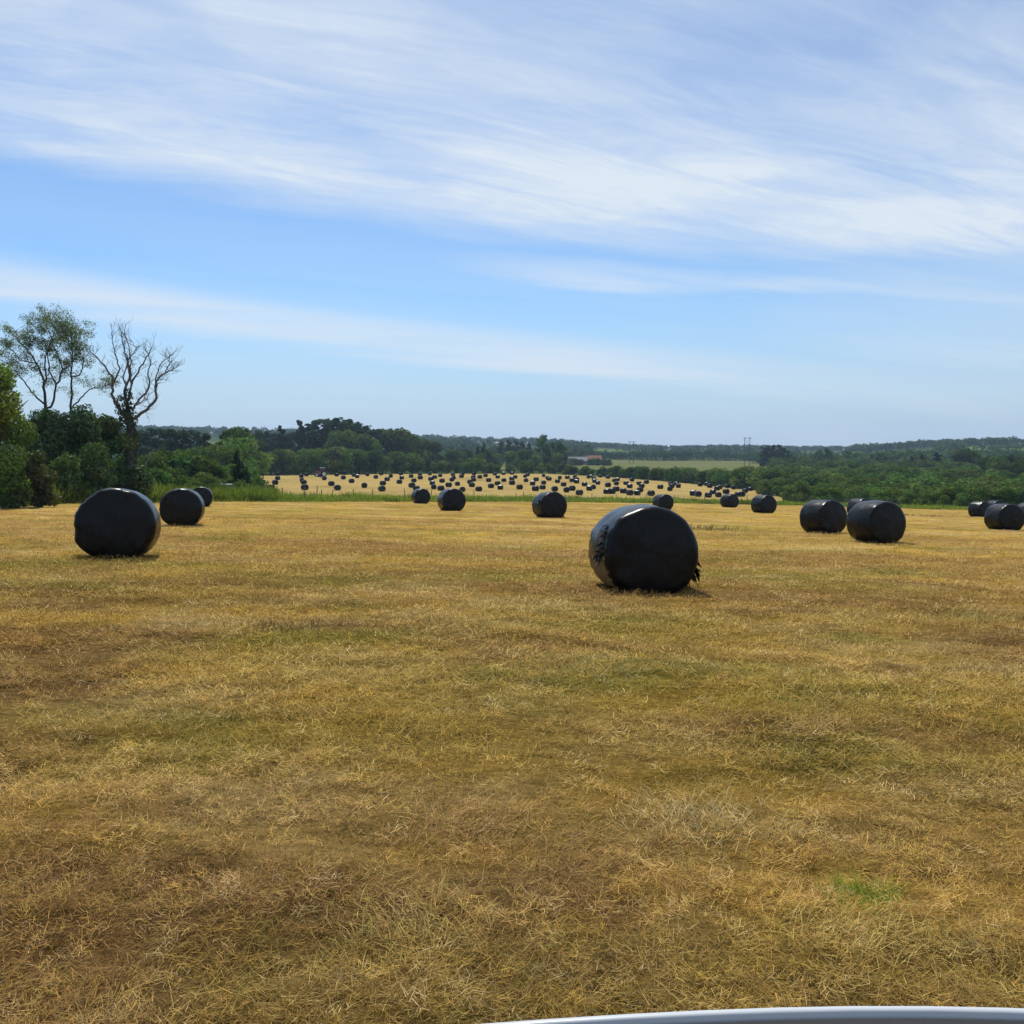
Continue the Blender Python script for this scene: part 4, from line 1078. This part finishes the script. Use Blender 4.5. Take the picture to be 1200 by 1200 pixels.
# car ---------------------------------------------------------------
def shoulder(x):
    t = abs(x - .33); return -.18 * t * t / (1 + 1.15 * t)
def car(loc, rz, label, roof):
    e = tag(empty('car', loc, rz), label, 'car')
    Z0 = BELT
    xs = np.linspace(-1.95, 1.95, 60)
    def taper(x): return 1 - .16 * max(0, (abs(x) - 1.25) / .7) ** 2
    def arch(x):      # lower edge of the body, lifted over the wheels
        z = .24
        for wx in (-1.22, 1.25):
            q = abs(x - wx)
            if q < .37: z = max(z, .31 + math.sqrt(.37 ** 2 - q * q))
        return z
    def loft(prof, xs, both=True):
        mb = MB()
        for s in ((1, -1) if both else (1,)):
            vs = []; fs = []; n = None
            for x in xs:
                row = prof(x); n = len(row)
                vs += [(x, s * yy * taper(x), zz) for yy, zz in row]
            for i in range(len(xs) - 1):
                for j in range(n - 1): fs.append((i * n + j, (i + 1) * n + j, (i + 1) * n + j + 1, i * n + j + 1))
            mb.add(vs, fs)
        return mb
    def side(x):
        z = Z0 + shoulder(x); lo = min(arch(x), z - .14)
        return [(.821, z - .03), (.8215, z - .002), (.823, z), (.829, z - .0005), (.834, z - .004), (.839, z - .012), (.853, z - .07), (.868, z - .13), (.872, min(z - .14, max(lo, z - .35)) if lo < z - .14 else lo), (.86, lo), (.80, lo)]
    body = loft(side, xs).build('body', M['car_paint'], e, True)
    # bonnet and boot lids
    for nm, a, b in (('bonnet', -1.95, -.78), ('boot_lid', 1.12, 1.95)):
        xx = np.linspace(a, b, 16); mb = MB(); vs = []; fs = []; m = 13
        for x in xx:
            end = max(0, (abs(x) - 1.6) / .35)
            for j in range(m):
                q = -1 + 2 * j / (m - 1); vs.append((x, q * .81 * taper(x), Z0 + shoulder(x) + .05 * (1 - q * q) * (1 - end) - .004 - .02 * end * end))
        for i in range(len(xx) - 1):
            for j in range(m - 1): fs.append((i * m + j, (i + 1) * m + j, (i + 1) * m + j + 1, i * m + j + 1))
        mb.add(vs, fs); mb.build(nm, M['car_paint'], e, True)
    # ends
    for s, nm in ((-1, 'bumper'), (1, 'bumper')):
        mb = MB(); vs = []; fs = []; m = 13; rows = [(1.95, 0), (1.99, -.06), (2.03, -.16), (2.06, -.3), (2.04, -.42), (1.97, -.5)]
        zt = Z0 + shoulder(s * 1.95) - .02
        for xo, dz in rows:
            for j in range(m):
                q = -1 + 2 * j / (m - 1); vs.append((s * (xo - .12 * q * q * (xo - 1.94) / .1), q * .86 * taper(1.95), max(zt + dz, .22)))
        for i in range(len(rows) - 1):
            for j in range(m - 1): fs.append((i * m + j, (i + 1) * m + j, (i + 1) * m + j + 1, i * m + j + 1))
        mb.add(vs, fs); mb.build(nm, M['car_paint'], e, True)
        for sy in (-.5, .5):
            l = MB(); l.lathe([(0, 0), (.09, -.005 * s), (.1, -.03 * s), (.1, -.08 * s)], (s * 2.045, sy, zt - .17), 'x', 18); l.build('headlight' if s < 0 else 'tail_light', M['lamp'] if s < 0 else M['red_paint'], e, True)
    # black window seals and inner door trim
    cx = np.linspace(-.78, 1.12, 40)
    loft(lambda x: [(.768, Z0 + shoulder(x) - .06), (.77, Z0 + shoulder(x) - .012), (.776, Z0 + shoulder(x) - .006), (.817, Z0 + shoulder(x) - .005), (.8205, Z0 + shoulder(x) - .012), (.8205, Z0 + shoulder(x) - .05)], cx).build('window_seal', M['black_rubber'], e, True)
    loft(lambda x: [(.72, .3), (.70, Z0 - .35), (.735, Z0 + shoulder(x) - .04), (.767, Z0 + shoulder(x) - .02)], cx).build('door_trim', M['trim'], e, True)
    fl = MB(); fl.box((.17, 0, .28), (2.0, 1.5, .06)); fl.box((-.78, 0, .58), (.05, 1.5, .56)); fl.box((1.12, 0, .58), (.05, 1.5, .56)); fl.build('floor_pan', M['trim'], e)
    for sy in (-.38, .38):
        sm = MB(); sm.box((.12, sy, .42), (.5, .48, .16)); sm.box((.42, sy, .64), (.14, .46, .5)); sm.build('seat', M['seat'], e)
    for wx in (-1.22, 1.25):
        for sy in (-.76, .76): wheel(e, (wx, sy, .31), .31, .19)
    if roof:
        g = MB(); g.add([(-.75, -.74, Z0), (-.75, .74, Z0), (-.2, -.6, Z0 + .45), (-.2, .6, Z0 + .45), (1.1, -.74, Z0), (1.1, .74, Z0), (.8, -.6, Z0 + .45), (.8, .6, Z0 + .45)],
            [(0, 1, 3, 2), (4, 6, 7, 5), (0, 2, 6, 4), (1, 5, 7, 3)]); g.build('window', M['glass'], e)
        r = MB(); r.box((.3, 0, Z0 + .47), (1.1, 1.26, .05)); r.build('roof', M['car_paint'], e)
    return e
yS = .831
r_ = ray(1030, 1176.5); BELT = CAMZ + r_[2] / r_[1] * yS
car((0, 0, float(H(0, 0))), 0, 'open car whose pale door sill edge crosses the bottom right corner', False)
xw, yw = at(262, 92)
BELT = .86
car((xw, yw, float(H(xw, yw))+.1), R(25), 'white car mostly hidden among bushes beside the dark pointed conifer', True)

# ------------------------------------------------------------------ haze
mb = MB(); mb.box((0, 0, 16), (6400, 6400, 110)); hz = mb.build('haze', None)
m, nt, out = new_mat('haze')
pv = N(nt, 'ShaderNodeVolumePrincipled'); pv.inputs['Color'].default_value = (.55, .74, 1, 1)
pv.inputs['Density'].default_value = .00014; pv.inputs['Anisotropy'].default_value = .3; pv.inputs['Density Attribute'].default_value = ''
nt.links.new(pv.outputs[0], out.inputs['Volume'])
hz.data.materials.append(m); m.cycles.homogeneous_volume = True
tag(hz, 'thin bluish summer haze over the valley', 'haze', kind='stuff')

# ------------------------------------------------------------------ light and sky
SUN_EL, SUN_AZ = R(55), R(-15)          # azimuth from +Y towards +X
sd = bpy.data.lights.new('sun', 'SUN'); sd.energy = 4.2; sd.angle = R(.53); sd.color = (1, .955, .88)
so = bpy.data.objects.new('sun', sd); COL.objects.link(so)
dirv = Vector((math.sin(SUN_AZ) * math.cos(SUN_EL), math.cos(SUN_AZ) * math.cos(SUN_EL), math.sin(SUN_EL)))
so.rotation_euler = dirv.to_track_quat('Z', 'Y').to_euler(); so.location = (0, 0, 50)

w = bpy.data.worlds.new('World'); S.world = w; w.use_nodes = True
nt = w.node_tree; nt.nodes.clear(); L = nt.links.new
out = nt.nodes.new('ShaderNodeOutputWorld'); bg = N(nt, 'ShaderNodeBackground', Strength=.1)
sky = nt.nodes.new('ShaderNodeTexSky'); sky.sky_type = 'NISHITA'; sky.sun_disc = False
sky.sun_elevation = SUN_EL; sky.sun_rotation = SUN_AZ; sky.air_density = 1.0; sky.dust_density = .1; sky.ozone_density = 2.5
tc = nt.nodes.new('ShaderNodeTexCoord'); sx = nt.nodes.new('ShaderNodeSeparateXYZ')
L(tc.outputs['Generated'], sx.inputs[0])
def mth(op, a, b=None, c=None, clamp=False):
    n = nt.nodes.new('ShaderNodeMath'); n.operation = op; n.use_clamp = clamp
    for i, v in enumerate((a, b, c)):
        if v is None: continue
        if isinstance(v, (int, float)): n.inputs[i].default_value = v
        else: L(v, n.inputs[i])
    return n.outputs[0]
def ss(v, a, b):
    n = nt.nodes.new('ShaderNodeMapRange'); n.interpolation_type = 'SMOOTHSTEP'
    n.inputs['From Min'].default_value = a; n.inputs['From Max'].default_value = b; L(v, n.inputs['Value']); return n.outputs[0]
# cloud layer: great-circle bands in the direction of the streets, warped and combed by noise
X, Y, Z = sx.outputs
zc = mth('MAXIMUM', Z, .02)
# coordinates on the high cloud sheet
px_ = mth('DIVIDE', X, mth('ADD', zc, .12)); py_ = mth('DIVIDE', Y, mth('ADD', zc, .12))
cb = nt.nodes.new('ShaderNodeCombineXYZ'); L(px_, cb.inputs[0]); L(py_, cb.inputs[1])
rot = nt.nodes.new('ShaderNodeMapping'); rot.vector_type = 'TEXTURE'; rot.inputs['Rotation'].default_value = (0, 0, R(19)); rot.inputs['Scale'].default_value = (1.9, .40, 1); L(cb.outputs[0], rot.inputs[0])
def noise(vec, sc, det, ro, dist=0.0):
    n = nt.nodes.new('ShaderNodeTexNoise'); n.inputs['Scale'].default_value = sc; n.inputs['Detail'].default_value = det
    n.inputs['Roughness'].default_value = ro; n.inputs['Distortion'].default_value = dist; L(vec, n.inputs['Vector']); return n.outputs['Fac']
nf = noise(rot.outputs[0], 1.0, 9, .58, .5)       # streaky
nb = noise(cb.outputs[0], .8, 6, .55, .3)         # broad
ff = ss(nf, .32, .68)
rot2 = nt.nodes.new('ShaderNodeMapping'); rot2.vector_type = 'TEXTURE'; rot2.inputs['Rotation'].default_value = (0, 0, R(27)); rot2.inputs['Scale'].default_value = (1.25, .33, 1); L(cb.outputs[0], rot2.inputs[0])
s0 = mth('ADD', Z, mth('MULTIPLY', X, .11))       # tilted height: streets fall to the right
wb = mth('MULTIPLY', mth('SUBTRACT', nb, .5), .05)
wf = mth('MULTIPLY', mth('SUBTRACT', nf, .5), .045)
sl = mth('ADD', mth('ADD', s0, wb), wf)
# upper veil with a brighter lower rim, a clear gap, a thin street, a second street, pale low air
edge_ = ss(sl, .186, .240)
rim = mth('MULTIPLY', edge_, mth('SUBTRACT', 1.0, ss(sl, .26, .40)))
den = mth('ADD', .62, mth('MULTIPLY', ss(noise(cb.outputs[0], 1.1, 5, .55, .6), .36, .62), .38))
fib = ss(noise(rot2.outputs[0], 2.2, 12, .68, .9), .32, .68)
upper = mth('MULTIPLY', edge_, mth('MULTIPLY', den, mth('ADD', .35, mth('ADD', mth('MULTIPLY', ff, .26), mth('MULTIPLY', fib, .22)))))
upper = mth('ADD', upper, mth('MULTIPLY', rim, mth('ADD', .10, mth('ADD', mth('MULTIPLY', ff, .20), mth('MULTIPLY', fib, .16)))))
right = mth('MULTIPLY', mth('MULTIPLY', ss(X, .12, .55), ss(sl, .08, .17)), mth('ADD', .35, mth('MULTIPLY', ff, .4)))
thin = mth('MULTIPLY', mth('MULTIPLY', ss(sl, .163, .180), mth('SUBTRACT', 1.0, ss(sl, .183, .200))), mth('MULTIPLY', ss(X, -.14, .12), mth('ADD', .3, mth('MULTIPLY', ff, .4))))
s2 = mth('ADD', s0, mth('MULTIPLY', wf, .6))
band = mth('MULTIPLY', mth('MULTIPLY', ss(s2, .066, .092), mth('SUBTRACT', 1.0, ss(s2, .100, .128))), mth('MULTIPLY', mth('SUBTRACT', 1.0, mth('MULTIPLY', ss(X, .0, .4), .6)), mth('ADD', .42, mth('MULTIPLY', ff, .45))))
veil = mth('MULTIPLY', ff, .10)
mask = mth('MAXIMUM', mth('MAXIMUM', upper, band), mth('MAXIMUM', mth('MAXIMUM', right, thin), veil), clamp=True)
low = mth('MULTIPLY', mth('SUBTRACT', 1.0, ss(Z, -.02, .17)), .85)
tint = nt.nodes.new('ShaderNodeMix'); tint.data_type = 'RGBA'; tint.blend_type = 'MULTIPLY'; tint.inputs[0].default_value = 1
L(sky.outputs[0], tint.inputs[6]); tint.inputs[7].default_value = (.83, 1.01, 1.19, 1)
lowm = nt.nodes.new('ShaderNodeMix'); lowm.data_type = 'RGBA'
L(low, lowm.inputs[0]); L(tint.outputs[2], lowm.inputs[6]); lowm.inputs[7].default_value = (4.4, 5.7, 7.7, 1)
mixc = nt.nodes.new('ShaderNodeMix'); mixc.data_type = 'RGBA'
L(mask, mixc.inputs[0]); L(lowm.outputs[2], mixc.inputs[6]); mixc.inputs[7].default_value = (7.3, 8.15, 9.1, 1)
L(mixc.outputs[2], bg.inputs['Color']); L(bg.outputs[0], out.inputs[0])

# ------------------------------------------------------------------ camera and render settings
cam = bpy.data.cameras.new('camera'); co = bpy.data.objects.new('camera', cam); COL.objects.link(co)
cam.sensor_width = 36; cam.sensor_fit = 'HORIZONTAL'; cam.lens = 36 * F / 1200; cam.clip_start = .05; cam.clip_end = 8000
co.location = (0, 0, CAMZ); co.rotation_euler = (math.pi / 2 - PITCH, 0, 0)
S.camera = co
S.view_settings.view_transform = 'Standard'; S.view_settings.look = 'None'; S.view_settings.gamma = 1; S.view_settings.exposure = 0
S.render.engine = 'CYCLES'
S.cycles.use_denoising = True
S.cycles.max_bounces = 6; S.cycles.diffuse_bounces = 3; S.cycles.glossy_bounces = 3; S.cycles.transmission_bounces = 3; S.cycles.transparent_max_bounces = 4
S.cycles.volume_bounces = 0
S.cycles.caustics_reflective = False; S.cycles.caustics_refractive = False
print('trees', TREES, 'bales', len(FAR) + len(NEAR))
